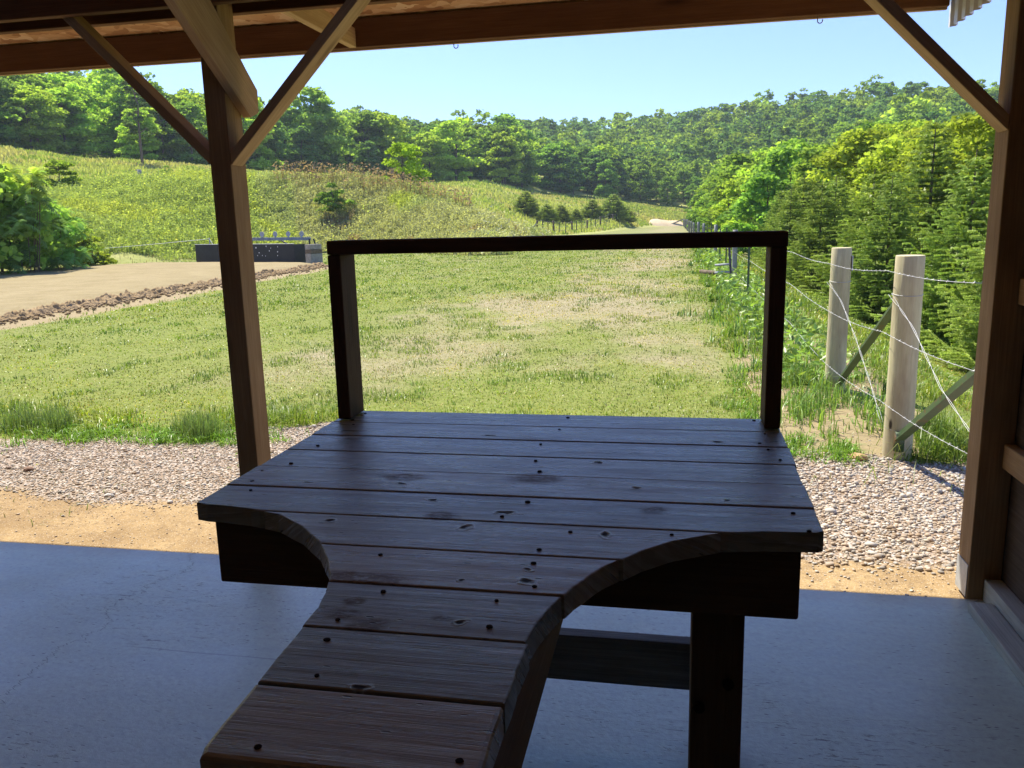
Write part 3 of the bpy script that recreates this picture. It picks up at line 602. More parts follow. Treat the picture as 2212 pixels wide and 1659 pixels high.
# ------------------------------------------------------------------ weeds on the bank and meadow grass
def weeds():
    out = []
    a = RS.uniform(azof(-120), azof(1185), 30000); Rk, Zk = knots(a); u = RS.uniform(-.12, 1.12, len(a))
    r = Rk[0]+(Rk[1]-Rk[0])*u; x = np.sin(a)*r; y = np.cos(a)*r
    px = np.interp(a, CA, [-500, 0, 200, 430, 600, 700, 820, 930, 1000, 1050, 1100, 1180, 1300, 1400, 1480, 1600, 1740, 1900, 2150, 2700])
    keep = ~((x < pad_edge(y)) & (x > -26) & (y < 35.5)) & ~((px < 560) & (u < .12) & (RS.uniform(0, 1, len(a)) < .8)); keep &= (u > 0) | (px > 880)
    a, r, x, y, u, px = a[keep], r[keep], x[keep], y[keep], u[keep], px[keep]; n = len(a); z = height(x, y)
    patch = fbm(x*.35, y*.35, 81); pt2 = fbm(x*.16, y*.16, 82)
    hgt = RS.uniform(.22, .62, n)*(.35+1.3*fbm(x*.7, y*.7, 86, 3))*(1+.5*(RS.uniform(0, 1, n) < .06)); hgt = np.where((px < 520), hgt*.9, hgt); hgt *= .55+.45*sstep(0, .3, u+.1)
    base = np.where((px < 560)[:, None], (.38, .45, .15), (.39, .43, .20)).astype(float)
    yel = (patch > .56) & (px < 900); base[yel] = (.45, .50, .13); pale = (px > 640) & (pt2 > .47); base[pale] = (.46, .46, .25)
    brn = (px > 700) & (fbm(x*.5, y*.5, 83) > .66); base[brn] = (.40, .32, .18)
    # stems & leaves
    K = 14
    rep = np.repeat(np.arange(n), K); t = RS.uniform(.15, 1, len(rep)); jit = RS.normal(0, .16, (len(rep), 2))*(1.1-.5*t)[:, None]
    P = np.column_stack([x[rep]+jit[:, 0], y[rep]+jit[:, 1], z[rep]+hgt[rep]*t]); col = base[rep]*(1+RS.normal(0, .2, (len(rep), 1)))
    out.append(cards(P, RS.uniform(.07, .18, len(rep)), np.clip(col, .01, .8), .1, .42))
    Pb = np.column_stack([x, y, z]); Pb = np.repeat(Pb, 4, 0); Pb[:, :2] += RS.normal(0, .15, (len(Pb), 2))
    out.append(blades(Pb, np.repeat(hgt, 4)*RS.uniform(.7, 1.25, len(Pb)), .035, np.clip(np.repeat(base, 4, 0)*(1+RS.normal(0, .2, (len(Pb), 1))), .01, .8), .2))
    # white flower heads near the end of the bank, yellow heads on the left
    m = ((px > 1035) & (px < 1190)); q = RS.choice(np.where(m)[0], 1500); Pw = np.column_stack([x[q]+RS.normal(0, .2, len(q)), y[q]+RS.normal(0, .2, len(q)), z[q]+hgt[q]*RS.uniform(.7, 1.15, len(q))])
    out.append(cards(Pw, .12, colvar((.62, .60, .52), len(q), .12, .03), 0, .8))
    q = RS.choice(np.where((px < 620) | ((px > 560) & (px < 800) & (patch > .5)))[0], 2600); Pw = np.column_stack([x[q]+RS.normal(0, .2, len(q)), y[q]+RS.normal(0, .2, len(q)), z[q]+hgt[q]*RS.uniform(.8, 1.2, len(q))])
    out.append(cards(Pw, .15, colvar((.54, .57, .17), len(q), .15, .08), 0, .7))
    return join(out)
stuff('bank_weeds', weeds(), M['weed'], 'tangle of yellow-green weeds and wildflowers covering the long bank', 'weeds')
def seedheads():
    a = RS.uniform(azof(600), azof(1020), 900); Rk, Zk = knots(a); r = Rk[1]+RS.normal(-1.0, 1.0, len(a)); x = np.sin(a)*r; y = np.cos(a)*r; z = height(x, y)
    h = RS.uniform(.7, 1.35, len(a)); v1 = blades(np.column_stack([x, y, z]), h, .03, colvar((.20, .15, .09), len(a), .2), .12)
    v2 = cards(np.column_stack([x+RS.normal(0, .04, len(a)), y, z+h]), .22, colvar((.36, .25, .18), len(a), .2), -1, .35); return join([v1, v2])
stuff('seed_heads', seedheads(), M['weed'], 'reddish brown seed heads standing along the crest of the bank', 'weeds')
def meadow():
    n = 90000; a = RS.uniform(azof(-150), azof(1520), n); Rk, Zk = knots(a); u = RS.uniform(0, 1, n)
    r = Rk[1]+(Rk[3]-Rk[1]+2)*u; x = np.sin(a)*r; y = np.cos(a)*r; z = height(x, y); p = fbm(x*.12, y*.12, 91); p2 = fbm(x*.4, y*.4, 92)
    base = np.array([(.40, .43, .15)])*np.ones((n, 1)); base[p > .55] = (.46, .43, .20); base[p2 > .6] = (.30, .38, .10)
    rim = (RS.uniform(0, 1, n) < .5) & (u > .93); base[rim] = (.16, .24, .07)
    col = np.clip(base*(1+RS.normal(0, .15, (n, 1))), .01, .8); h = RS.uniform(.2, .55, n)+.5*rim*RS.uniform(0, 1, n)
    return blades(np.column_stack([x, y, z]), h, RS.uniform(.08, .2, n)*r/110, col, .3)
stuff('meadow_grass', meadow(), M['weed'], 'pale uncut meadow grass rising to the edge of the woods', 'grass')
def litter():
    n = 2200; x = RS.uniform(-33, -19, n); y = RS.uniform(22, 44, n); k = (~((x < pad_edge(y)) & (x > -27+(y-22)*.3) & (y < 36))); x, y = x[k], y[k]
    z = height(x, y); n = len(x); return blades(np.column_stack([x, y, z]), RS.uniform(.06, .28, n), .025, colvar((.22, .17, .12), n, .3), .9)
stuff('dead_stalks', litter(), M['weed'], 'flattened dead brown stalks between the sand and the green bank', 'weeds')
# ------------------------------------------------------------------ trees
def crown(R0, H0, base, nblob, nleaf, size, col, squash=1.0, seed=0, jag=.3, topy=.5):
    parts = []; st = np.random.RandomState(seed)
    for i in range(nblob):
        u = st.uniform(0, 1); th = st.uniform(0, 6.283); zz = base+(H0-base)*u
        prof = math.sin(math.pi*min(1, max(.08, u*.66+.30)))**.7
        rr_ = R0*prof*math.sqrt(st.uniform(.15, 1)); c = np.array([math.cos(th)*rr_, math.sin(th)*rr_, zz*(1-jag*.15*st.uniform())])
        br = R0*st.uniform(.22, .42); d = st.normal(0, 1, (nleaf, 3)); d /= np.linalg.norm(d, axis=1)[:, None]; d[:, 2] = np.abs(d[:, 2])*.9-.25*st.uniform(0, 1, nleaf)
        P = c+d*br*(.55+.5*st.uniform(0, 1, (nleaf, 1)))*np.array([1, 1, .8]); P[:, 2] = np.maximum(P[:, 2], base*.8)
        cc = np.array(col)*(1+st.normal(0, .13)); parts.append(cards(P, size*st.uniform(.7, 1.35, nleaf), np.clip(cc*(1+st.normal(0, .14, (nleaf, 1))), .004, .9), .2, .75))
    return join(parts)
def trunk_mb(H0, r0, R0, seed, nl=7, base=.3):
    st = random.Random(seed); m = MB(); pts = [(st.uniform(-.02, .02)*i*H0*.3, st.uniform(-.02, .02)*i*H0*.3, H0*.86*i/6) for i in range(7)]
    m.tube([(0, 0, -.3)]+pts[1:], lambda t: r0*(1-.8*t)+.01, 7)
    for k in range(nl):
        z0 = H0*(base+(.8-base)*k/nl); a = st.uniform(0, 6.28); L = R0*st.uniform(.5, .8)*(1-.4*k/nl)
        m.tube([(0, 0, z0), (math.cos(a)*L*.5, math.sin(a)*L*.5, z0+L*.35), (math.cos(a)*L, math.sin(a)*L, z0+L*.8)], lambda t: r0*.42*(1-.75*t), 5)
    return m
COLORS = dict(mid=(.22, .34, .075), blue=(.15, .27, .085), yel=(.33, .41, .07), lite=(.34, .47, .085))
TV = {}
def variant(key, R0, H0, base, nb, nl, size, col, seed, r0=.16, limbs=7):
    if key in TV: return TV[key]
    v, f, c = crown(R0, H0, base, nb, nl, size, col, seed=seed)
    TV[key] = (mesh_np('crown', v, f, M['leaf'], None, False, c), None, H0)
    m = trunk_mb(H0, r0, R0, seed, limbs); me = bpy.data.meshes.new('trunk'); me.from_pydata(m.v, [], m.f); me.materials.append(M['bark']); me.update()
    TV[key] = (TV[key][0], me, H0); return TV[key]
def plant(name, key, x, y, h, label, cat, group, rz=None, sxy=1.0, z=None):
    cm, tm, H0 = TV[key]; z = float(height(np.array(x), np.array(y))) if z is None else z
    t = bpy.data.objects.new(name, None); t.empty_display_size = .2; COL.objects.link(t); t.location = (x, y, z); s = h/H0; t.scale = (s*sxy, s*sxy, s); t.rotation_euler[2] = random.uniform(0, 6.28) if rz is None else rz
    tag(t, label, cat, group)
    for n_, m_ in (('crown', cm), ('trunk', tm)):
        if m_: o = bpy.data.objects.new(n_, m_); COL.objects.link(o); o.parent = t
    return t
for i in range(3):
    variant(('mid', i), 3.6, 11, .5, 60, 95, .46, COLORS['mid'], 10+i); variant(('blue', i), 3.5, 12, .7, 60, 95, .46, COLORS['blue'], 20+i)
    variant(('lite', i), 3.4, 10, .2, 60, 95, .42, COLORS['lite'], 30+i); variant(('yel', i), 2.6, 8, .8, 60, 130, .24, COLORS['yel'], 40+i, .1)
def pxof(x, y): return float(np.interp(math.atan2(x, y), CA, PXC))
PXC = [-500, 0, 200, 430, 600, 700, 820, 930, 1000, 1050, 1100, 1180, 1300, 1400, 1480, 1600, 1740, 1900, 2150, 2700]
# woods: candidates on a jittered polar grid from the meadow edge to the ridge
cand = []
az0, az1 = azof(-120), azof(2330)
r = 96.
while r < 372:
    st = 4.9+r*.0062; na_ = int((az1-az0)*r/st)
    for k in range(na_):
        a = az0+(az1-az0)*(k+random.uniform(-.4, .9))/na_; rr_ = r+random.uniform(-.45, .45)*st
        Rk, Zk = knots(np.array([a])); lo = Rk[3][0]+2.0; hi = Rk[5][0]+12
        if lo < rr_ < hi: cand.append((rr_, a, rr_-lo))
    r += st*.86
cand.sort()
NI = 285
def tree_pick(x, y, px, depth):
    if px < 560: k = random.choice(['lite', 'lite', 'mid', 'lite', 'blue'] if y < 140 else ['mid', 'lite', 'blue'])
    elif px > 1450 and depth < 25: k = random.choice(['lite', 'mid', 'mid'])
    else: k = random.choice(['mid', 'blue', 'mid', 'blue', 'lite'])
    return k
far = []
# individuals = those that show largest
vis = []
for (rr_, a, dp) in cand: vis.append((rr_+dp*.35, rr_, a, dp))
vis.sort()
KW = {'lite': 'light green leafy', 'mid': 'mid green broadleaf', 'blue': 'dark bluish green broadleaf'}
def region(px, dp):
    w = ('left of the tall shed post' if px < 455 else 'behind the crest of the weedy bank' if px < 760 else 'behind the lone sapling' if px < 1000 else 'above the pale meadow knoll' if px < 1260 else 'behind the far end of the range' if px < 1500 else 'above the spruces on the right')
    return ('at the woods edge ' if dp < 9 else 'high on the slope ' if dp > 32 else 'in the lower woods ')+w
for i, (_, rr_, a, dp) in enumerate(vis):
    x, y = math.sin(a)*rr_, math.cos(a)*rr_; px = pxof(x, y); k = tree_pick(x, y, px, dp); h = random.uniform(7.0, 10.6)*(.8 if dp < 4 else 1)*(1.25 if random.random() < .07 else 1)
    if px < 500: h *= .92
    if px > 1480 and dp < 30: h *= .85
    if i < NI:
        l = '%s tree %s' % (KW[k], region(px, dp)); g_ = 'woods: '+l+'s'.replace('s', ''); plant('broadleaf_tree', (k, random.randrange(3)), x, y, h, l, 'tree', g_, None, random.uniform(1.05, 1.45))
    else: far.append((x, y, h, k))
def farwood():
    vs = {}
    for k in ('mid', 'blue', 'lite'):
        for j in range(3): vs[(k, j)] = crown(4.6, 12, 1.5, 24, 26, .95, tuple(c_*.95 for c_ in COLORS[k]), seed=60+j)
    out = []; xs = np.array([f[0] for f in far]); ys = np.array([f[1] for f in far]); zs = height(xs, ys)
    for (x, y, h, k), z in zip(far, zs):
        v, f, c = vs[(k, random.randrange(3))]; s = h/12*random.uniform(.9, 1.15); a = random.uniform(0, 6.28); ca, sa = math.cos(a), math.sin(a)
        vv = np.column_stack([(v[:, 0]*ca-v[:, 1]*sa)*s*1.1, (v[:, 0]*sa+v[:, 1]*ca)*s*1.1, v[:, 2]*s])+np.array([x, y, z]); out.append((vv, f, c*(1+random.uniform(-.22, .22))))
    return join(out)
stuff('distant_woods', farwood(), M['leaf'], 'dense summer woods covering the far hills up to the skyline', 'woods')
# yellow-green trees behind the spruce row on the right
TOPX = [1480, 1530, 1600, 1660, 1740, 1800, 1900, 2000, 2060, 2150, 2300]; TOPY = [440, 385, 335, 318, 318, 305, 275, 268, 262, 262, 262]
yl = [(2250, 27), (2190, 31), (2130, 27), (2085, 36), (2035, 30), (1985, 42), (1940, 34), (1895, 50), (1850, 40), (1810, 60), (1770, 48), (1735, 72), (1700, 58), (1668, 84), (1640, 68), (1612, 96), (1590, 80), (1568, 112), (1545, 98), (1528, 128), (1512, 116), (2160, 44), (2060, 52), (1960, 60), (1870, 70), (1790, 84), (1720, 100), (1655, 118), (1600, 132), (1555, 142), (2210, 22.5), (2110, 22.5), (1522, 90), (1545, 76), (1575, 66), (1600, 62), (1510, 102), (1625, 54), (1655, 48)]
def PL(px, r): return ('beside the right shed post' if px > 2040 else 'behind the two thick fence posts' if px > 1760 else 'above the right upright of the bench frame' if px > 1620 else 'above the far end of the right fence')+(', nearer row' if r < 50 else ', farther row')
for j, (px, r) in enumerate(yl):
    p = atR(px, 480, r); zg = float(height(np.array(p.x), np.array(p.y))); ty = np.interp(px, TOPX, TOPY)+random.uniform(-8, 16); hh = zat(px, ty+(0 if j < 32 else 45), r)-zg
    key = ('yel', j % 3) if px > 1830 else ('lite', j % 3) if j % 2 else ('mid', j % 3)
    if r > 66 and j % 3 == 0: key = ('mid', j % 3)
    kind = {'yel': 'yellow-green', 'lite': 'light green', 'mid': 'mid green'}[key[0]]
    plant('broadleaf_tree', key, p.x, p.y, hh, '%s leafy tree %s' % (kind, PL(px, r)), 'tree', '%s trees %s' % (kind, PL(px, r)), None, random.uniform(1.0, 1.3))
# spruces
def spruce(seed, Hs=5.0, Rb=1.45, whorls=27, dens=1.0, gap=.0, thick=1.0, dark=1.0):
    st = np.random.RandomState(seed); A_ = []; B_ = []; W_ = []; C_ = []
    br = MB(); br.tube([(0, 0, -.2), (0, 0, Hs*.5), (0, 0, Hs*.985)], lambda t: .07*(1-t)+.008, 6)
    def seg(a, b, wd, c): A_.append(a); B_.append(b); W_.append(wd); C_.append(c)
    for w_ in range(whorls):
        f = (w_+st.uniform(-.3, .3))/whorls; z = Hs*(.06+.90*max(0, f)); L0 = Rb*(1-f)**.85*st.uniform(.85, 1.12)+.10; nb = max(4, int(9*dens*(1-.4*f)))
        for b in range(nb):
            th = 6.283*(b+st.uniform(-.35, .35))/nb+w_*.7; L = L0*st.uniform(.72, 1.15); dirh = np.array([math.cos(th), math.sin(th), 0]); lift = .55*f+.05
            nseg = max(3, int(L/.13)); p = np.array([0, 0, z]); side = np.array([-dirh[1], dirh[0], 0])
            for s_ in range(nseg):
                t = (s_+.5)/nseg; q = np.array([0, 0, z])+dirh*L*(s_+1)/nseg+np.array([0, 0, L*(lift*t-.30*t*(1-t)*2+.16*t*t)])
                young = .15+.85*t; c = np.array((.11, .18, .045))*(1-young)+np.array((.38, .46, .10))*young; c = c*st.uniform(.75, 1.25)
                seg(p, q, .075, c)
                tl = L*.42*(1-.62*t)*st.uniform(.7, 1.2)+.05
                for sg in (-1, 1):
                    e = q+(dirh*.62+side*sg*.8)*tl+np.array([0, 0, -.10*tl+st.uniform(-.05, .05)*tl]); m_ = (q+e)/2+np.array([0, 0, .02]); seg(q, m_, .07, c*.95); seg(m_, e, .055, c*1.15)
                    if tl > .18:
                        for s3 in (-1, 1):
                            e2 = m_+(dirh*(.8)+side*(sg*.35+s3*.55))*tl*.42; seg(m_, e2, .05, c*1.1)
                    if st.uniform() < .3: e3 = m_+np.array([0, 0, -tl*.4])+dirh*.05; seg(m_, e3, .045, c*.8)
                p = q
    A = np.array(A_); B = np.array(B_); W = np.array(W_)[:, None]*thick; C = np.array(C_)*dark; n = len(A)
    # every twig = two crossed serrated strips of needles
    d = B-A; L = np.linalg.norm(d, axis=1)[:, None]+1e-6; d = d/L; up = np.array([0, 0, 1.]); s = np.cross(d, up+RS.normal(0, .3, (n, 3))); s /= np.linalg.norm(s, axis=1)[:, None]; u = np.cross(s, d); out = []
    for ax in (s, u*.8+s*.3):
        for sg in (-1, 1):
            for t0 in (0, .33, .66):
                a = A+d*L*t0; b = A+d*L*(t0+.34); tip = a+d*L*.42+ax*sg*W*.62
                V = np.stack([a, b, tip], 1).reshape(-1, 3); F = np.arange(3*n).reshape(-1, 3); out.append((V, F, np.repeat(np.clip(C*(1+RS.normal(0, .12, (n, 1))), .005, .8), 3, 0)))
    v, f, c = join(out); me = mesh_np('needles', v, f, M['needle'], None, False, c)
    tm = bpy.data.meshes.new('trunk'); tm.from_pydata(br.v, [], br.f); tm.materials.append(M['bark']); tm.update(); return me, tm, Hs
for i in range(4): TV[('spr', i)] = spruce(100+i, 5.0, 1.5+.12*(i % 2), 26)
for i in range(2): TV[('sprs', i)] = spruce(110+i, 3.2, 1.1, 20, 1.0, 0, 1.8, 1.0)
sprl = ['nearest spruce of the right-hand row, cut by the shed post', 'broad spruce beside the shed post, behind the thick fence post', 'tall spruce whose thin leader rises above the yellow-green trees', 'dense dark spruce behind the thinner fence post']
sp = [(4.85, 12.9), (5.0, 15.6), (5.6, 20.2), (4.7, 21.6), (5.9, 24.4), (4.9, 27.6), (5.7, 31.5), (5.0, 35), (6.0, 39), (5.1, 43), (6.1, 47.5), (5.3, 52), (6.2, 57), (5.4, 63), (6.4, 69), (4.1, 25.2), (4.2, 32.5), (6.9, 17.8), (4.4, 18.6)]
SX = [1480, 1560, 1650, 1750, 1850, 1935, 1960, 2030, 2060, 2120, 2400]; SY = [450, 452, 405, 372, 352, 345, 330, 262, 330, 310, 330]
def SPL(px, x, h):
    return ('low young' if h < 3.1 else 'taller')+' green spruce '+('front' if x < 5.35 else 'back')+' of the row, '+('right of the thick fence post' if px > 2000 else 'above the thinner fence post' if px > 1770 else 'beside the bench frame corner' if px > 1660 else 'at the far end of the row')
for j, (x, y) in enumerate(sp):
    px = pxof(x, y); zg = float(height(np.array(x), np.array(y))); ty = np.interp(px, SX, SY)+(random.uniform(-6, 30) if j > 2 else 0)
    h = min(5.6, max(2.2, zat(px, ty, math.hypot(x, y))-zg)); h = h*.62 if j in (19, 20, 22) else h
    if j == 2: h = zat(px, 246, math.hypot(x, y))-zg
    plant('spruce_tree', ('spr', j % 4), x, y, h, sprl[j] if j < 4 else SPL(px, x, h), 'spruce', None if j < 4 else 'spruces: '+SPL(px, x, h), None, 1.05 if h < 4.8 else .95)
# small conifers by the left fence of the range
for j, (px, ty, by, r, l) in enumerate([(1137, 420, 493, 106, 'tallest pointed young spruce left of the range fence'), (1100, 456, 492, 103, 'low young spruce leftmost of the group beyond the weedy bank'), (1182, 448, 497, 104, 'broad young spruce behind the corner of the left range fence'),
        (1212, 450, 494, 110, 'bushy young spruce fourth from the left in the meadow row'), (1245, 459, 490, 114, 'smallest young spruce between two taller ones in the meadow row'), (1280, 438, 487, 119, 'pointed young spruce right of the smallest one in the meadow row'),
        (1325, 426, 484, 126, 'tall dark young spruce near the right end of the meadow row'), (1352, 453, 482, 131, 'low spruce at the right end of the meadow row')]):
    p = atR(px, 480, r); zg = float(height(np.array(p.x), np.array(p.y))); plant('spruce_tree', ('sprs', j % 2), p.x, p.y, zat(px, ty-9, r)-zg, l, 'spruce', 'young spruces in the meadow', None, 1.75)
# lone small tree on the bank
variant('lone', 1.5, 3.6, .8, 30, 80, .20, (.30, .46, .05), 77, .05, 9)
p = atR(876, 480, 60); zg = float(height(np.array(p.x), np.array(p.y))); plant('small_tree', 'lone', p.x, p.y, zat(876, 308, 60)-zg, 'lone bright green sapling with thin crown standing on the bank crest', 'tree', None, .4, 1.05)
# tall poplar whose crown rises above the left woods
variant('poplar', 1.8, 15, 4.0, 40, 90, .34, (.13, .19, .07), 81, .22, 8)
p = atR(322, 480, 98); zg = float(height(np.array(p.x), np.array(p.y))); plant('poplar_tree', 'poplar', p.x, p.y, zat(322, 128, 98)-zg, 'tall thin pale green tree rising above the left hillside skyline', 'tree', None)
# shrubs
variant('shrub', .9, 1.5, .1, 26, 90, .15, (.24, .31, .05), 83, .03, 5); variant('shrubd', .8, 1.7, .1, 22, 90, .13, (.24, .36, .09), 84, .03, 5)
for (px, by, r, h, k, l) in ((140, 392, 58, 1.6, 'shrub', 'yellow-green shrub on the slope behind the sumac bush'), (722, 470, 51, 1.9, 'shrubd', 'dark green shrub standing out on the weedy bank'),
                             (905, 425, 56, 1.1, 'shrubd', 'low dark shrub under the lone sapling'), (370, 385, 70, 1.2, 'shrubd', 'small dark shrub on the left meadow behind the diagonal brace'), (190, 470, 40, 1.3, 'shrub', 'bright yellow shrub at the top right of the sumac')):
    p = atR(px, 480, r); plant('shrub', k, p.x, p.y, h, l, 'shrub', None, None, 1.2)
# sumac: stems carrying long pinnate leaves
def sumac(seed, Hs, Rs, nst):
    st = np.random.RandomState(seed); V = []; C = []; m = MB()
    for k in range(nst):
        th = st.uniform(0, 6.283); rr_ = Rs*math.sqrt(st.uniform(0, 1)); zt = Hs*(1-.5*(rr_/Rs)**2)*(st.uniform(.12, 1) if k % 3 else st.uniform(.8, 1.05)); c0_ = np.array([math.cos(th)*rr_, math.sin(th)*rr_, zt])
        if k % 6 == 0: m.tube([(c0_[0]*.6, c0_[1]*.6, -.2), tuple(c0_)], .016, 5)
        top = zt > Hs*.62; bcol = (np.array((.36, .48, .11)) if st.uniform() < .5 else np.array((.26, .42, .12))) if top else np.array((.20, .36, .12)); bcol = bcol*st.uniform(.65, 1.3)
        for f_ in range(st.randint(7, 12)):
            a = st.uniform(0, 6.283); el = st.uniform(-.1, .8); d = np.array([math.cos(a)*math.cos(el), math.sin(a)*math.cos(el), math.sin(el)]); s_ = np.array([-math.sin(a), math.cos(a), 0]); L = st.uniform(.38, .62); col = np.clip(bcol*st.uniform(.8, 1.2), .01, .9)
            for i in range(8):
                t = (i+1)/9; q = c0_+d*L*t+np.array([0, 0, -.45*L*t*t]); ll = L*.30*math.sin(math.pi*(.12+.8*t))+.02; dd = d+np.array([0, 0, -.9*t]); w_ = dd*L*.07
                for sg in (-1, 1): V += [q-w_*.6, q+w_, q+s_*sg*ll+dd*ll*.3+np.array([0, 0, -.22*ll])]; C += [col]*3
    V = np.array(V); me = mesh_np('leaves', V, np.arange(len(V)).reshape(-1, 3), M['leaf'], None, False, np.array(C))
    tm = bpy.data.meshes.new('stems'); tm.from_pydata(m.v, [], m.f); tm.materials.append(M['bark']); tm.update(); return me, tm, Hs
TV['sumac2'] = sumac(6, 2.2, 1.5, 64)
variant('bushy', 1.7, 3.0, .1, 46, 110, .20, (.24, .37, .08), 85, .04, 6)
for (px, r, h, k, l) in ((-10, 35.5, 3.6, 'bushy', 'tall dark leafy bush at the very left edge of the photo'), (62, 37, 2.9, 'bushy', 'rounded leafy bush beside the tall one at the left edge'), (132, 38.5, 2.1, 'bushy', 'low bush at the right end of the left-edge thicket'), (-95, 34, 4.2, 'bushy', 'bush mostly beyond the left frame edge')):
    p = atR(px, 480, r); plant('leafy_bush', k, p.x, p.y, h, l, 'bush', None, None, .95)
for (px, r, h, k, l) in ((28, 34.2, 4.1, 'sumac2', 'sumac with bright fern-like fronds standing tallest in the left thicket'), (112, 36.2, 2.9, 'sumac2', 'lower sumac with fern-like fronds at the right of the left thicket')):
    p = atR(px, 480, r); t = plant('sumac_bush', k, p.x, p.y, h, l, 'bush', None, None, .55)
    t.children[0].name = 'leaves'; t.children[1].name = 'stems'
# ------------------------------------------------------------------ the shed
P0, P1 = 3.112, 3.235
HB = 2.283
shed = thing('shooting_shed', (-2, 3, 0), 'dark timber open-fronted shed with knee braces framing the view', 'shed')
def bb(name, x0, x1, y0, y1, z0, z1, mat, par=shed, bev=.004, label=None): m = MB(); m.box(x0, x1, y0, y1, z0, z1); return m.build(name, M[mat], par, bev, label)
bb('post', 1.09, 1.2035, P0, P1, .0, 2.62, 'post'); bb('post', -1.853, -1.762, P0, P1, 0, 2.62, 'post'); bb('post', -4.85, -4.76, P0, P1, 0, 2.62, 'post'); bb('post', -7.8, -7.71, P0, P1, 0, 2.62, 'post')
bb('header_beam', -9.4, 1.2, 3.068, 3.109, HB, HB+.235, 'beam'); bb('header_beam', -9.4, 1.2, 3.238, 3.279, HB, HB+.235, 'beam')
def brace(x0, z0, sx, L=1.15):
    m = MB(); a = Vector((sx, 0, 1)).normalized(); nrm = Vector((-sx, 0, 1)).normalized(); y0, y1 = 3.112, 3.203
    # parallelogram: vertical cut against the post, horizontal far cut
    t = .037*math.sqrt(2); vs = []; gs = []
    for y in (y0, y1):
        for (u, v) in ((0, 0), (L, 0), (L, 1), (0, 1)):
            p = Vector((x0, y, z0))+a*u+Vector((0, 0, t))*v; vs.append(p); gs.append((u+v*.03, v*.037, (y-y0)+.2))
    m.add(vs, [(0, 1, 2, 3), (7, 6, 5, 4), (0, 4, 5, 1), (1, 5, 6, 2), (2, 6, 7, 3), (3, 7, 4, 0)], gs); return m.build('knee_brace', M['brace'], shed, .003)
brace(-1.7605, 1.681, 1, 1.0); brace(-1.8545, 1.688, -1, .88); brace(1.0885, 1.688, -1, .88); brace(-4.7585, 1.688, 1, .88)
# brace running back under the roof from the left post (wide face towards the bench)
pts = [(3.30, 1.86), (3.30, 2.02), (3.16, 2.16)]
def atX(x, y, X): d = ray(x, y); return Vector((0, 0, H))+d*(X/d.x)
Xb = -1.722; c_ = .3906
e1 = atX(960*c_, 0, Xb); e2 = atX(1390*c_, 650*c_, Xb); e3 = atX(1432*c_, 625*c_, Xb); e4 = atX(1425*c_, 500*c_, Xb); e5 = atX(1365*c_, 390*c_, Xb); e6 = atX(1165*c_, 0, Xb)
dv = (e1-e2).normalized(); e1 = e1+dv*1.0; dv2 = (e6-e5).normalized(); e6 = e6+dv2*1.0
m = MB(); ring = [e1, e2, e3, e4, e5, e6]; vs = []; gs = []
for X_ in (Xb, Xb-.038):
    for e in ring: vs.append((X_, e.y, e.z)); gs.append(((e-e2).dot(dv), (e-e2).dot(Vector((0, -dv.z, dv.y))), X_))
m.add(vs, [tuple(range(6))[::-1], tuple(range(6, 12))]+[(i, (i+1) % 6, (i+1) % 6+6, i+6) for i in range(6)], gs); m.build('back_brace', M['brace'], shed, .003)
bb('fascia_board', -9.5, 1.175, 4.16, 4.2, 2.318, 2.455, 'beam')
bb('drip_strip', -9.5, 1.178, 4.2015, 4.222, 2.312, 2.335, 'brace', shed, .002)
# roof deck and metal above it: slopes up from the eave towards the back
def slope_slab(name, x0, x1, ya, za, yb, zb, t, mat):
    m = MB(); vs = [(x0, ya, za), (x1, ya, za), (x1, yb, zb), (x0, yb, zb), (x0, ya, za+t), (x1, ya, za+t), (x1, yb, zb+t), (x0, yb, zb+t)]
    m.add(vs, [(3, 2, 1, 0), (4, 5, 6, 7), (0, 1, 5, 4), (1, 2, 6, 5), (2, 3, 7, 6), (3, 0, 4, 7)]); return m.build(name, M[mat], shed)
SL = .19
rz = lambda y: 2.458+(4.2-y)*SL
slope_slab('roof_deck', -9.5, 1.18, 4.2, rz(4.2), -2.2, rz(-2.2), .014, 'osb')
slope_slab('metal_roofing', -9.55, 1.24, 4.27, rz(4.27)+.018, -2.25, rz(-2.25)+.018, .004, 'metal_roof')
bb('lookout', -1.639, -1.601, 3.281, 4.158, 2.316, 2.41, 'brace')
for x in (-7.6, -4.7, -3.2, -1.62, -.2, 1.12):
    m = MB(); m.beam((x, 3.22, rz(3.22)-.075), (x, -2.15, rz(-2.15)-.075), (0, 0, 1), .14, .038); m.build('rafter', M['brace'], shed, .002)
# walls: right gable wall, back wall; inner faces show dark board
m = MB(); m.box(1.205, 1.217, -2.2, 3.235, .0, 2.62); m.build('side_wall', M['wall_board'], shed)
bb('back_wall', -5.0, 1.2, -1.4, -1.36, 0, 3.4, 'dark_wood'); bb('shade_wall', -5.04, -5.0, -1.4, 3.06, 0, 2.9, 'dark_wood')  # second wall is unseen, added to block side light; back wall set closer likewise
bb('sill_plate', 1.058, 1.138, .2, 3.0, 0.001, .04, 'sill'); bb('sill_plate', 1.142, 1.204, -2.1, 3.106, 0.001, .085, 'sill')
for z in (.56, 1.15, 1.75): bb('wall_girt', 1.165, 1.204, -2.1, 3.105, z-.045, z+.045, 'post')
for y in (2.2, 1.0, -.3, -1.6): bb('wall_stud', 1.165, 1.204, y, y+.038, .09, 2.6, 'dark_wood')
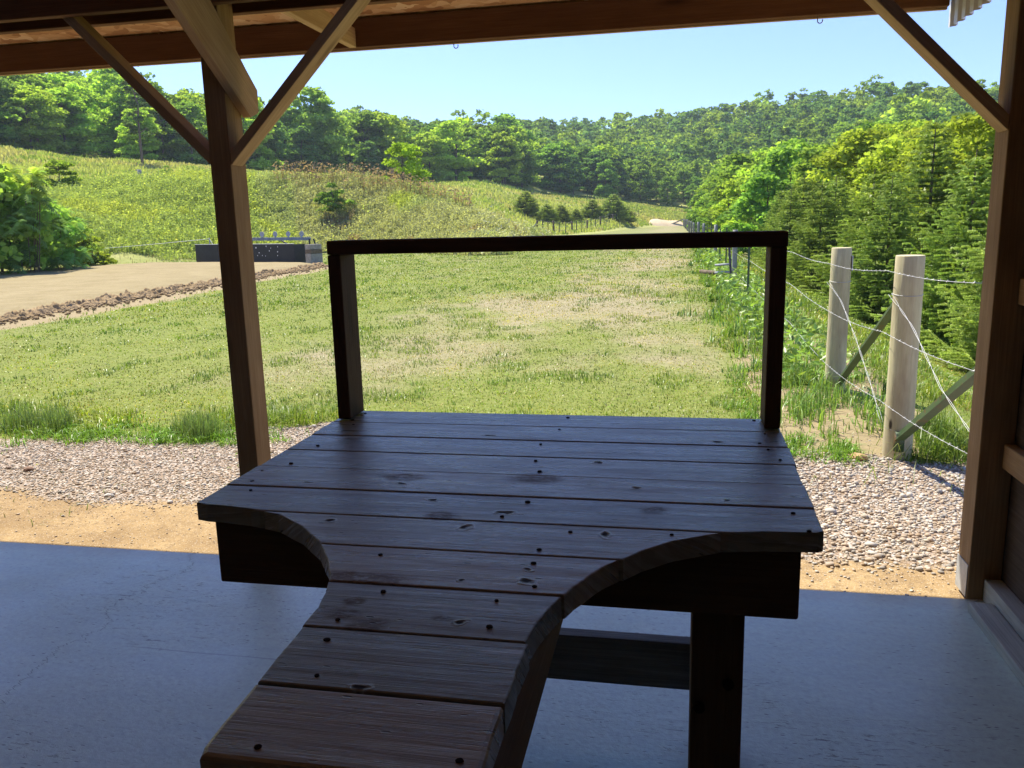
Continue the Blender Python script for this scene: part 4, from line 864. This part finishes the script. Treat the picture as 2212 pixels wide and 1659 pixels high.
# corrugated gable siding past the eave
m = MB(); xs = 1.192; y = 3.0; prof = []
while y < 4.22: prof += [(y, 0), (y+.045, 0), (y+.06, .02), (y+.085, .02)]; y += .1
prof = [p for p in prof if p[0] < 4.215]+[(4.222, 0)]
for k, (z0, z1) in enumerate([(2.236, 2.75)]):
    n = len(prof); vs = [(xs+dx, yy, z0) for yy, dx in prof]+[(xs+dx, yy, min(rz(yy)+.015, z1)) for yy, dx in prof]
    vs += [(a+.0012, b, c) for a, b, c in vs]; f = [(i, i+1, n+i+1, n+i) for i in range(n-1)]; f += [tuple(2*n+q for q in g_)[::-1] for g_ in f]
    f += [(i, 2*n+i, 2*n+i+1, i+1) for i in range(n-1)]; m.add(vs, f)
m.build('gable_siding', M['metal_roof'], shed)
m = MB(); m.box(1.0865, 1.0893, 3.118, 3.232, .004, .13); m.build('post_bracket', M['bracket'], shed)
for px in ((980, 88), (1767, 22)):
    p = atY(px[0], px[1], 4.18); z = 2.318; m = MB(); pts = [(p.x, 4.18, z+.03), (p.x, 4.18, z-.022)]+[(p.x+.011-.011*math.cos(t), 4.18, z-.022-.011*math.sin(t)) for t in np.linspace(.3, 3.6, 8)]
    m.tube(pts, .0025, 6); o = m.build('hanging_hook', M['hook']); tag(o, 'small metal hook under the eave board, %s' % ('left of the two' if px[0] < 1200 else 'right of the two near the corrugated metal'), 'hook')
# ------------------------------------------------------------------ the bench
HBN = .886
bench = thing('shooting_bench', (-.34, 1.6, 0), 'weathered wooden plank bench with curved cut-outs and a raised rail frame', 'bench')
Lx = [(.684, -.485), (.70, -.4905), (.75, -.493), (.9, -.499), (.977, -.502), (1.026, -.504), (1.078, -.514), (1.134, -.533), (1.195, -.564), (1.26, -.608), (1.329, -.676), (1.382, -.749), (1.405, -.82), (1.416, -.89), (1.4185, -.946), (1.425, -.95), (2.3, -.95)]
Rx = [(.684, -.19), (.70, -.185), (.828, -.1875), (.897, -.188), (.96, -.185), (1.018, -.178), (1.083, -.163), (1.142, -.143), (1.215, -.108), (1.294, -.053), (1.345, 0.), (1.394, .08), (1.411, .16), (1.4175, .25), (1.425, .262), (1.7, .265), (2.3, .276)]
def fL(y): return float(np.interp(y, *zip(*Lx)))
def fR(y): return float(np.interp(y, *zip(*Rx)))
tt = []
edges = [2.251-k*.1425 for k in range(12)]; tv = []; tf = []; tg = []; tp = []; T = .038
for k in range(11):
    ya, yb = edges[k+1]+.0018, edges[k]-.0018
    if k == 10: ya = .686
    ys = sorted({ya, yb, *[y for y, _ in Lx+Rx if ya+.002 < y < yb-.002], *[ya+(yb-ya)*q for q in (.2, .4, .6, .8)]})
    ys = [ys[0]]+[b for a, b in zip(ys, ys[1:]) if b-a > .0015]
    wob = random.uniform(-.004, .004) if 0 < k else 0
    L_ = [(fL(y)+wob*.4+random.uniform(-.0008, .0008), y) for y in ys]; R_ = [(fR(y)+wob+random.uniform(-.0008, .0008), y) for y in ys]; n = len(ys); b0 = len(tv)
    ring = L_+R_[::-1]; m2 = len(ring); off = (random.uniform(0, 40), random.uniform(0, 40)); tz = random.uniform(-.0012, .0008); e = .0028 if k < 10 else .006
    def ins(i, d):
        (x, y) = ring[i]; left = i < n; yy = y+(d if y-ys[0] < d else (-d if ys[-1]-y < d else 0)); return (x+(d if left else -d), yy)
    for (z, d) in ((-T, 0), (-e, 0), (-e*.3, e*.3), (0, e)):
        for i in range(m2):
            x, y = ins(i, d) if d else ring[i]; tv.append((x, y, HBN+z+(tz if z > -T else 0))); tg.append((x+off[0], y-ys[0]+off[1]+z*.9, z)); tp.append([.30, .2, .1, .22, .5, .28, .55, .85, .2, .12, .95][k])
    for r_ in range(3):
        for i in range(m2): j = (i+1) % m2; tf.append((b0+r_*m2+i, b0+r_*m2+j, b0+(r_+1)*m2+j, b0+(r_+1)*m2+i)[::-1])
    for lv in (0, 3):
        for i in range(n-1):
            q_ = (b0+lv*m2+i, b0+lv*m2+i+1, b0+lv*m2+m2-2-i, b0+lv*m2+m2-1-i); tf.append(q_ if lv == 0 else q_[::-1])
m = MB(); m.v = [Vector(v) for v in tv]; m.g = [Vector(g_) for g_ in tg]; m.f = tf; m.sm = [False]*len(tf)
top = m.build('tabletop', M['bench_top'], bench); a = top.data.attributes.new('pid', 'FLOAT', 'POINT'); a.data.foreach_set('value', np.array(tp, np.float32))
import bmesh
bm = bmesh.new(); bm.from_mesh(top.data); bmesh.ops.recalc_face_normals(bm, faces=bm.faces); bm.to_mesh(top.data); bm.free()
# countersunk screws
def screw(x, y, r=.0038):
    if random.random() < .14: return
    r *= random.uniform(.75, 1.25)
    m = MB(); vs = [(x+math.cos(i*.785)*r*random.uniform(.9, 1.15), y+math.sin(i*.785)*r*random.uniform(.85, 1.1), HBN+.0016) for i in range(8)]
    vs += [(x+(a-x)*1.25, y+(b-y)*1.25, HBN-.002) for a, b, c in vs]; m.add(vs, [tuple(range(8))]+[(i+8, (i+1) % 8+8, (i+1) % 8, i) for i in range(8)])
    o = m.build('screw', M['screw']); o.parent = top; o.location = (.34, -1.6, 0)
for k in range(11):
    yc = (edges[k]+edges[k+1])/2
    cols = (-.905, -.30 if k < 6 else -.34, .235) if k < 6 else ((-.205, .0) if k == 6 else ((-.215, -.49) if k == 7 else (-.225, -.455)))
    for x in cols:
        for dy in (-.042, .040):
            xx = x+random.uniform(-.032, .032)
            if fL(yc+dy)+.02 < xx < fR(yc+dy)-.015: screw(xx, yc+dy+random.uniform(-.008, .008))
screw(-.35, .79)
bb('apron', -.924, .229, 1.44, 1.478, .7055, .8475, 'dark_wood', bench, .005); bb('apron', -.924, .229, 2.12, 2.158, .7055, .8475, 'dark_wood', bench)
bb('side_apron', -.924, -.886, 1.4785, 2.1195, .7055, .8475, 'dark_wood', bench); bb('side_apron', .191, .229, 1.4785, 2.1195, .7055, .8475, 'dark_wood', bench)
bb('tail_rail', -.238, -.2, .70, 1.4395, .68, .8475, 'bench_side', bench); bb('tail_rail', -.475, -.437, .70, 1.4395, .68, .8475, 'bench_side', bench); bb('tail_apron', -.4365, -.2385, .702, .74, .70, .8475, 'bench_side', bench)
bb('leg', .041, .139, 1.4785, 1.576, .001, .8475, 'dark_wood', bench, .005); bb('leg', -.475, -.377, 1.4785, 1.576, .001, .8475, 'dark_wood', bench, .005)
bb('leg', -.66, -.562, 2.022, 2.1195, .001, .8475, 'dark_wood', bench, .005); bb('leg', .068, .166, 2.022, 2.1195, .001, .8475, 'dark_wood', bench, .005); bb('leg', -.3855, -.2895, .741, .837, .001, .8475, 'dark_wood', bench, .005)
bb('stretcher', -.5615, .0675, 2.062, 2.106, .166, .303, 'stretcher', bench, .003)
bb('frame_upright', -.941, -.903, 2.128, 2.236, HBN+.002, 1.3525, 'dark_wood', bench); bb('frame_upright', .232, .272, 2.132, 2.24, HBN+.002, 1.3525, 'dark_wood', bench)
bb('frame_rail', -.941, .273, 2.127, 2.226, 1.353, 1.391, 'dark_wood', bench)
for (px, py) in ((1573, 1477), (1510, 1527)):
    p = atY(px, py, 1.476); m = MB(); m.tube([(p.x, 1.479, p.z), (p.x, 1.47, p.z)], .011, 10); m.build('bolt_head', M['screw'], bench)
# ------------------------------------------------------------------ right wire fence
XF = 1.275
rf = thing('wire_fence', (1.3, 5.1, 0), 'barbed wire fence on round timber posts running down the right side', 'fence')
gz = lambda x, y: float(height(np.array(x), np.array(y)))
def rpost(x, y, r, top, par, mat='round', n=20, tilt=0):
    m = MB(); z0 = gz(x, y)-.12; pts = [(x+tilt*(k/6-1), y, z0+(top-z0)*k/6) for k in range(7)]
    m.tube(pts, lambda t: r*(1.04-.05*t+.012*math.sin(9*t)), n); return m.build('wooden_post', M[mat], par, .006 if n > 10 else 0)
pA = rpost(1.335, 5.12, .079, 1.183, rf); pB = rpost(1.30, 6.95, .077, 1.163, rf); rpost(1.335, 3.32, .079, 1.2, rf)
def tpost(x, y, h, par, lean=(0, 0), name='t_post'):
    z = gz(x, y)-.1; m = MB(); a = Vector((x, y, z)); b = Vector((x+lean[0], y+lean[1], z+h+.1)); m.beam(a, b, (1, 0, 0), .038, .006); m.beam(a+Vector((0, .014, 0)), b+Vector((0, .014, 0)), (0, 1, 0), .028, .007); return m.build(name, M['tpost'], par)
for px, py, y in ((1610, 545, 13.6),): tpost(1.262, 14.9, 1.15, rf)
yy_ = 19.0; kk = 0
while yy_ < 150:
    x = XF+random.uniform(-.03, .03)+.0*yy_
    if kk % 3 == 0: rpost(x, yy_, .055 if yy_ < 40 else .07, 1.12+random.uniform(-.06, .1), rf, 'round_far', 8)
    else: tpost(x, yy_, 1.1+random.uniform(-.05, .12), rf)
    yy_ += random.uniform(2.6, 3.6)*(1+yy_*.003); kk += 1
def wire(zs, name='barbed_wire', barb=True, x=XF, y0=3.32, par=rf, yend=150, rad=.0013):
    ys = [3.32, 5.12, 6.95, 9.6, 14.9, 19, 25, 31, 37, 44, 52, 62, 75, 90, 110, 130, 150]; m = MB(); pts = []
    for a, b in zip(ys, ys[1:]):
        for t in np.linspace(0, 1, 7)[:-1]: pts.append((float(np.interp(a+(b-a)*t, [0, 6.95, 9.0, 160], [x-.062, x-.062, x, x])), a+(b-a)*t, zs(a+(b-a)*t)-.02*math.sin(math.pi*t)))
    m.tube(pts, rad, 4)
    if barb:
        y = 3.4
        while y < 16:
            a = random.uniform(0, 3.14); z = float(np.interp(y, [p[1] for p in pts], [p[2] for p in pts])); xx = float(np.interp(y, [p[1] for p in pts], [p[0] for p in pts]))
            dx = Vector((math.cos(a), .25, math.sin(a)))*.0085; m.tube([Vector((xx, y, z))-dx, Vector((xx, y, z))+dx], .0011, 3); dx = Vector((math.sin(a), -.2, math.cos(a)))*.008; m.tube([Vector((xx, y+.006, z))-dx, Vector((xx, y+.006, z))+dx], .0011, 3)
            y += random.uniform(.09, .12)
    return m.build(name, M['wire'], par)
wire(lambda y: np.interp(y, [3.3, 5.12, 6.95, 9.6, 20, 150], [1.16, 1.095, 1.037, 1.02, 1.02, 1.02])); wire(lambda y: np.interp(y, [3.3, 5.12, 6.95, 20, 150], [.80, .735, .663, .66, .68])); wire(lambda y: np.interp(y, [3.3, 5.12, 6.95, 20, 150], [.46, .325, .235, .25, .3]))
def steelbrace(a, b): m = MB(); a, b = Vector(a), Vector(b); m.beam(a, b, (1, 0, 0), .052, .008); m.beam(a+Vector((.0, .02, .02)), b+Vector((.0, .02, .02)), (0, 1, 1), .04, .009); m.build('brace_pole', M['tpost'], rf)
steelbrace((1.30, 6.86, .05), (1.33, 5.19, .945)); steelbrace((1.32, 5.03, .10), (1.335, 3.39, .98))
def bwire(pts, name='brace_wire'):
    m = MB()
    for k in (-1, 1):
        P_ = []; n = 26
        for i in range(n+1):
            t = i/n*(len(pts)-1); j = min(int(t), len(pts)-2); p = Vector(pts[j]).lerp(Vector(pts[j+1]), t-j); s = math.sin(i*1.1)*.004*k if 2 < i < n-2 else .008*k; P_.append(p+Vector((s, 0, math.cos(i*1.1)*.003*k)))
        m.tube(P_, .0011, 5)
    m.build(name, M['wire'], rf)
bwire([(1.25, 5.17, .955), (1.24, 4.62, .83), (1.25, 4.12, .60), (1.27, 3.7, .47), (1.3, 3.4, .30)])
bwire([(1.215, 6.99, .89), (1.22, 6.45, .79), (1.235, 5.95, .58), (1.25, 5.5, .34), (1.26, 5.2, .16)])
for (x, y, z) in ((1.335, 5.12, .96), (1.335, 5.12, .16), (1.30, 6.95, .9)):
    m = MB(); m.tube([(x+.0805*math.cos(t), y+.0805*math.sin(t), z+.008*math.sin(t)) for t in np.linspace(0, 6.2832, 25)], .0018, 4, False); m.build('wire_loop', M['wire'] if z > .3 else M['steel_grey'], rf)
m = MB(); m.tube([(1.325, 5.045, .03), (1.325, 5.045, .15)], .03, 8); m.build('brace_foot', M['tpost'], rf)
m = MB(); m.box(1.376, 1.38, 6.90, 6.96, .98, 1.10); m.build('fence_tag', M['splat'], rf)
# leaning rack of two pipes on the fence side and the pale log
rk = thing('pipe_rack', (1.2, 18.6, 0), 'leaning dark steel post with two short grey pipe rungs by the fence', 'rack')
m = MB(); m.beam((1.185, 17.9, -.05), (1.13, 18.5, 1.0), (1, 0, 0), .045, .03); m.build('post', M['steel_dark'], rk)
for z in (.42, .255): m = MB(); m.tube([(1.155, 18.2, z), (.86, 18.45, z-.03)], .024, 10); m.build('rung', M['steel_grey'], rk)
m = MB(); m.tube([(.62, 20.5, .13), (.95, 20.0, .12), (1.15, 19.7, .14)], .05, 9); tag(m.build('log', M['bark']), 'short brown log lying in the weeds behind the pipe rack', 'log')
# ------------------------------------------------------------------ left range fence in the middle distance
lf = thing('wire_fence', (-11.5, 80, 0), 'low wire fence of mixed posts along the left side far down the range', 'fence')
ends = [(1190, 70), (1400, 150)]; k = 0; yv = 70.
tops = []
while yv < 150:
    x = -10.9-(yv-70)*.012+1.2*math.sin((yv-70)/80*1.3); x = np.interp(yv, [70, 80, 110, 150], [-11.6, -11.3, -9.6, -6.5])
    z = gz(x, yv)
    if k % 3 == 0: rpost(x, yv, .10, z+1.22, lf, 'bark', 8)
    else: rpost(x, yv, .045, z+1.2+random.uniform(-.1, .15), lf, 'steel_dark', 6)
    tops.append((x, yv, z)); yv += random.uniform(2.4, 3.6)*(1+(yv-70)*.006); k += 1
for hz_ in (.4, .75, 1.1): m = MB(); m.tube([(x, y, z+hz_) for x, y, z in tops], .006, 3); m.build('wire', M['wire'], lf)
x, y, z = tops[0]; m = MB(); m.beam((x-.9, y-.6, z+.05), (x, y, z+1.0), (1, 0, 0), .08, .08); m.build('brace_pole', M['round_far'], lf)
# sand stop at the end of the range with a fallen plank
p = atR(1440, 487, 147); m = MB(); me_v = []
NX, NY = 26, 12; P_ = []
for i in range(NX):
    for j in range(NY):
        u, v = i/(NX-1), j/(NY-1); xx = p.x-3.1+6.4*u; yy = p.y-1.6+5*v; hh = 1.5*math.sin(math.pi*min(1, u*1.02))**.6*math.sin(math.pi*v)**.7*(.8+.4*math.sin(u*7+1)*.4); P_.append((xx, yy, gz(xx, yy)-.05+max(0, hh)+.1*vnoise(np.array(u*9), np.array(v*5), 3)*math.sin(math.pi*v)))
idx = np.arange(NX*NY).reshape(NX, NY); F = np.stack([idx[:-1, :-1], idx[1:, :-1], idx[1:, 1:], idx[:-1, 1:]], -1).reshape(-1, 4)
o = bpy.data.objects.new('sand_mound', mesh_np('sand_mound', P_, F, M['heap'], None, True)); COL.objects.link(o); tag(o, 'pale sand heap closing the far end of the range', 'sand heap')
m = MB(); a = atR(1442, 488, 146); b = atR(1477, 473, 146); m.beam(a, b, (0, 1, 0), .2, .2); m.build; o = m.build('fallen_pole', M['round_far']); tag(o, 'long pole leaning across the sand heap at the range end', 'pole')
# ------------------------------------------------------------------ steel trough, timber blocks, plate rack, rope
bx = thing('steel_trough', (-17.8, 31.9, .1), 'long black steel box on the sand pad with white chip marks', 'steel box')
a0, a1 = Vector((-20.95, 33.3, .0)), Vector((-14.85, 30.5, .0)); dr_ = (a1-a0).normalized(); nr_ = Vector((-dr_.y, dr_.x, 0)); zt = .78
def quadbox(o, L, W, Z0, Z1, name, mat, par, bev=.004): m = MB(); m.frame(Vector((o.x, o.y, Z0)), dr_, nr_, Vector((0, 0, 1)), L, W, Z1-Z0); return m.build(name, M[mat], par, bev)
quadbox(a0, 6.7, .03, .0, zt, 'front_plate', 'steel_dark', bx); quadbox(a0+nr_*.032+dr_*.02, .03, .5, .0, zt-.01, 'end_plate', 'steel_dark', bx); quadbox(a0+nr_*.032+dr_*6.67, .03, .52, .0, zt-.01, 'end_plate', 'steel_dark', bx); quadbox(a0+nr_*.555, 6.7, .03, .0, zt-.02, 'back_plate', 'steel_dark', bx)
quadbox(a0-nr_*.012+Vector((0, 0, 0)), 6.7, .04, zt+.002, zt+.02, 'top_lip', 'splat', bx); quadbox(a0+nr_*.04+dr_*.06, 6.4, .5, .02, zt-.12, 'sand_fill', 'sand', bx)
m = MB()
for (px, py) in ((553, 535), (560, 546), (575, 532), (582, 542), (574, 553), (567, 552), (600, 533), (600, 552), (600, 544), (557, 552), (585, 536)):
    d = ray(px*.9+0, py) if False else ray(px, py); n2 = nr_; tt_ = ((a0-Vector((0, 0, H))).dot(n2))/d.dot(n2); q_ = Vector((0, 0, H))+d*tt_-n2*.006; s = random.uniform(.018, .038)
    vs = [q_+dr_*math.cos(i)*s*random.uniform(.6, 1.2)+Vector((0, 0, 1))*math.sin(i)*s*random.uniform(.6, 1.2) for i in np.linspace(0, 5.5, 7)]; m.add(vs, [tuple(range(7))])
m.build('chip_marks', M['splat'], bx)
cb = a1+dr_*.62
for (z0, z1, c, L_, l) in ((.0, .40, 'block', .32, 'lowest pale timber block at the right end of the black box'), (.41, .55, 'bark', .34, 'dark middle timber block in the stack ending the black box'), (.56, .76, 'block', .30, 'top weathered timber block of the stack ending the black box')):
    q_ = a1+dr_*.635; m = MB(); m.frame(Vector((q_.x, q_.y, z0)), dr_, nr_, Vector((0, 0, 1)), L_, .6, z1-z0); o = m.build('timber_block', M[c], None, .012); tag(o, l, 'timber')
pr = thing('plate_rack', (-16, 32.2, 0), 'grey steel target rack with round plates standing behind the black box', 'target rack')
YR = 32.1
pl_ = atY(500, 517, YR+.9); pr_ = atY(670, 515.5, YR); ax_ = (pr_-pl_).normalized()
m = MB(); m.beam(pl_, pr_, (0, 0, 1), .13, .09); m.build('beam', M['steel_grey'], pr)
for px in (512, 540, 568.5, 597, 625, 653):
    t = (px-500)/170; c = pl_.lerp(pr_, t)+Vector((0, 0, .20)); m = MB(); f_ = Vector((-ax_.y, ax_.x, 0)); m.tube([c-f_*.008, c+f_*.008], .115, 18); m.box(c.x-.03, c.x+.03, c.y-.006, c.y+.006, c.z-.16, c.z-.10)
    for q_ in range(7): pass
    m.build('plate', M['steel_plate'] if 'steel_plate' in M else M['steel_grey'], pr)
for e in (pl_, pr_):
    for dy, dx in ((-.05, -.04), (.1, .34)):
        m = MB(); m.beam((e.x+dx*.3, e.y+dy, e.z), (e.x+dx, e.y+dy, gz(e.x+dx, e.y+dy)-.02), (1, 0, 0), .05, .05); m.build('leg', M['steel_dark'], pr)
    m = MB(); m.beam((e.x-.03, e.y, .35), (e.x+.28, e.y+.07, .38), (0, 0, 1), .04, .04); m.build('cross_bar', M['steel_dark'], pr)
m = MB(); m.beam(pr_+Vector((-1.3, 0, -.05)), pr_+Vector((-.35, -.5, -.45)), (0, 0, 1), .04, .04); m.build('strut', M['steel_dark'], pr)
m = MB(); P_ = []
A_ = atY(-260, 552, 31); B_ = atY(452, 516, 33.5)
for i in range(25): t = i/24; q_ = A_.lerp(B_, t); P_.append((q_.x, q_.y, q_.z-.22*math.sin(math.pi*t)*1.0))
m.tube(P_, .011, 5); tag(m.build('boundary_rope', M['rope']), 'white rope strung across the sand pad at the left', 'rope')
st_ = thing('rope_stake', (B_.x, B_.y, 0), 'thin metal stake holding the white rope beside the black box', 'stake'); m = MB(); m.tube([(B_.x, B_.y, -.1), (B_.x, B_.y, B_.z+.05)], .02, 6); m.build('stake', M['steel_grey'], st_); m = MB(); m.tube([(B_.x, B_.y, B_.z), (B_.x+.5, B_.y+.1, .05)], .012, 5); m.build('guy_line', M['rope'], st_)
# meadow stump and stakes
for (px, ty, by, r, k, l) in ((302, 366, 386, 62, 'w', 'short weathered grey post stump in the left meadow'), (229, 371, 385, 62, 't', 'dark thin stake left of the grey stump in the meadow'), (462, 362, 386, 66, 't', 'thin stake in the meadow just right of the shed post'), (73, 364, 386, 62, 't', 'thin dark stake in the meadow above the sumac bush')):
    p = atR(px, by, r); zt_ = zat(px, ty, r); zg = gz(p.x, p.y); m = MB()
    if k == 'w': m.tube([(p.x, p.y, zg-.2), (p.x+.03, p.y, zt_)], .13, 9); m.beam((p.x-.25, p.y, zt_-.03), (p.x+.05, p.y, zt_-.05), (0, 0, 1), .07, .07); o = m.build('post_stump', M['round_far']); tag(o, l, 'post')
    else: m.tube([(p.x, p.y, zg-.2), (p.x+.02, p.y, max(zt_, zg+.5))], .03, 5); o = m.build('meadow_stake', M['steel_dark']); tag(o, l, 'stake')
print('objects', len(bpy.data.objects), 'far trees', len(far))

# ------------------------------------------------------------------ air
t = NT('valley haze'); vol = t.n('ShaderNodeVolumePrincipled'); vol.inputs['Color'].default_value = (.72, .84, 1, 1); vol.inputs['Density'].default_value = .00032; vol.inputs['Anisotropy'].default_value = .3
t.link(vol.outputs[0], t.out.inputs['Volume'])
mh = MB(); mh.box(-520, 480, -60, 620, -28, 150); o = mh.build('haze', t.m); o['kind'] = 'stuff'
S.cycles.volume_bounces = 0; S.cycles.volume_max_steps = 64
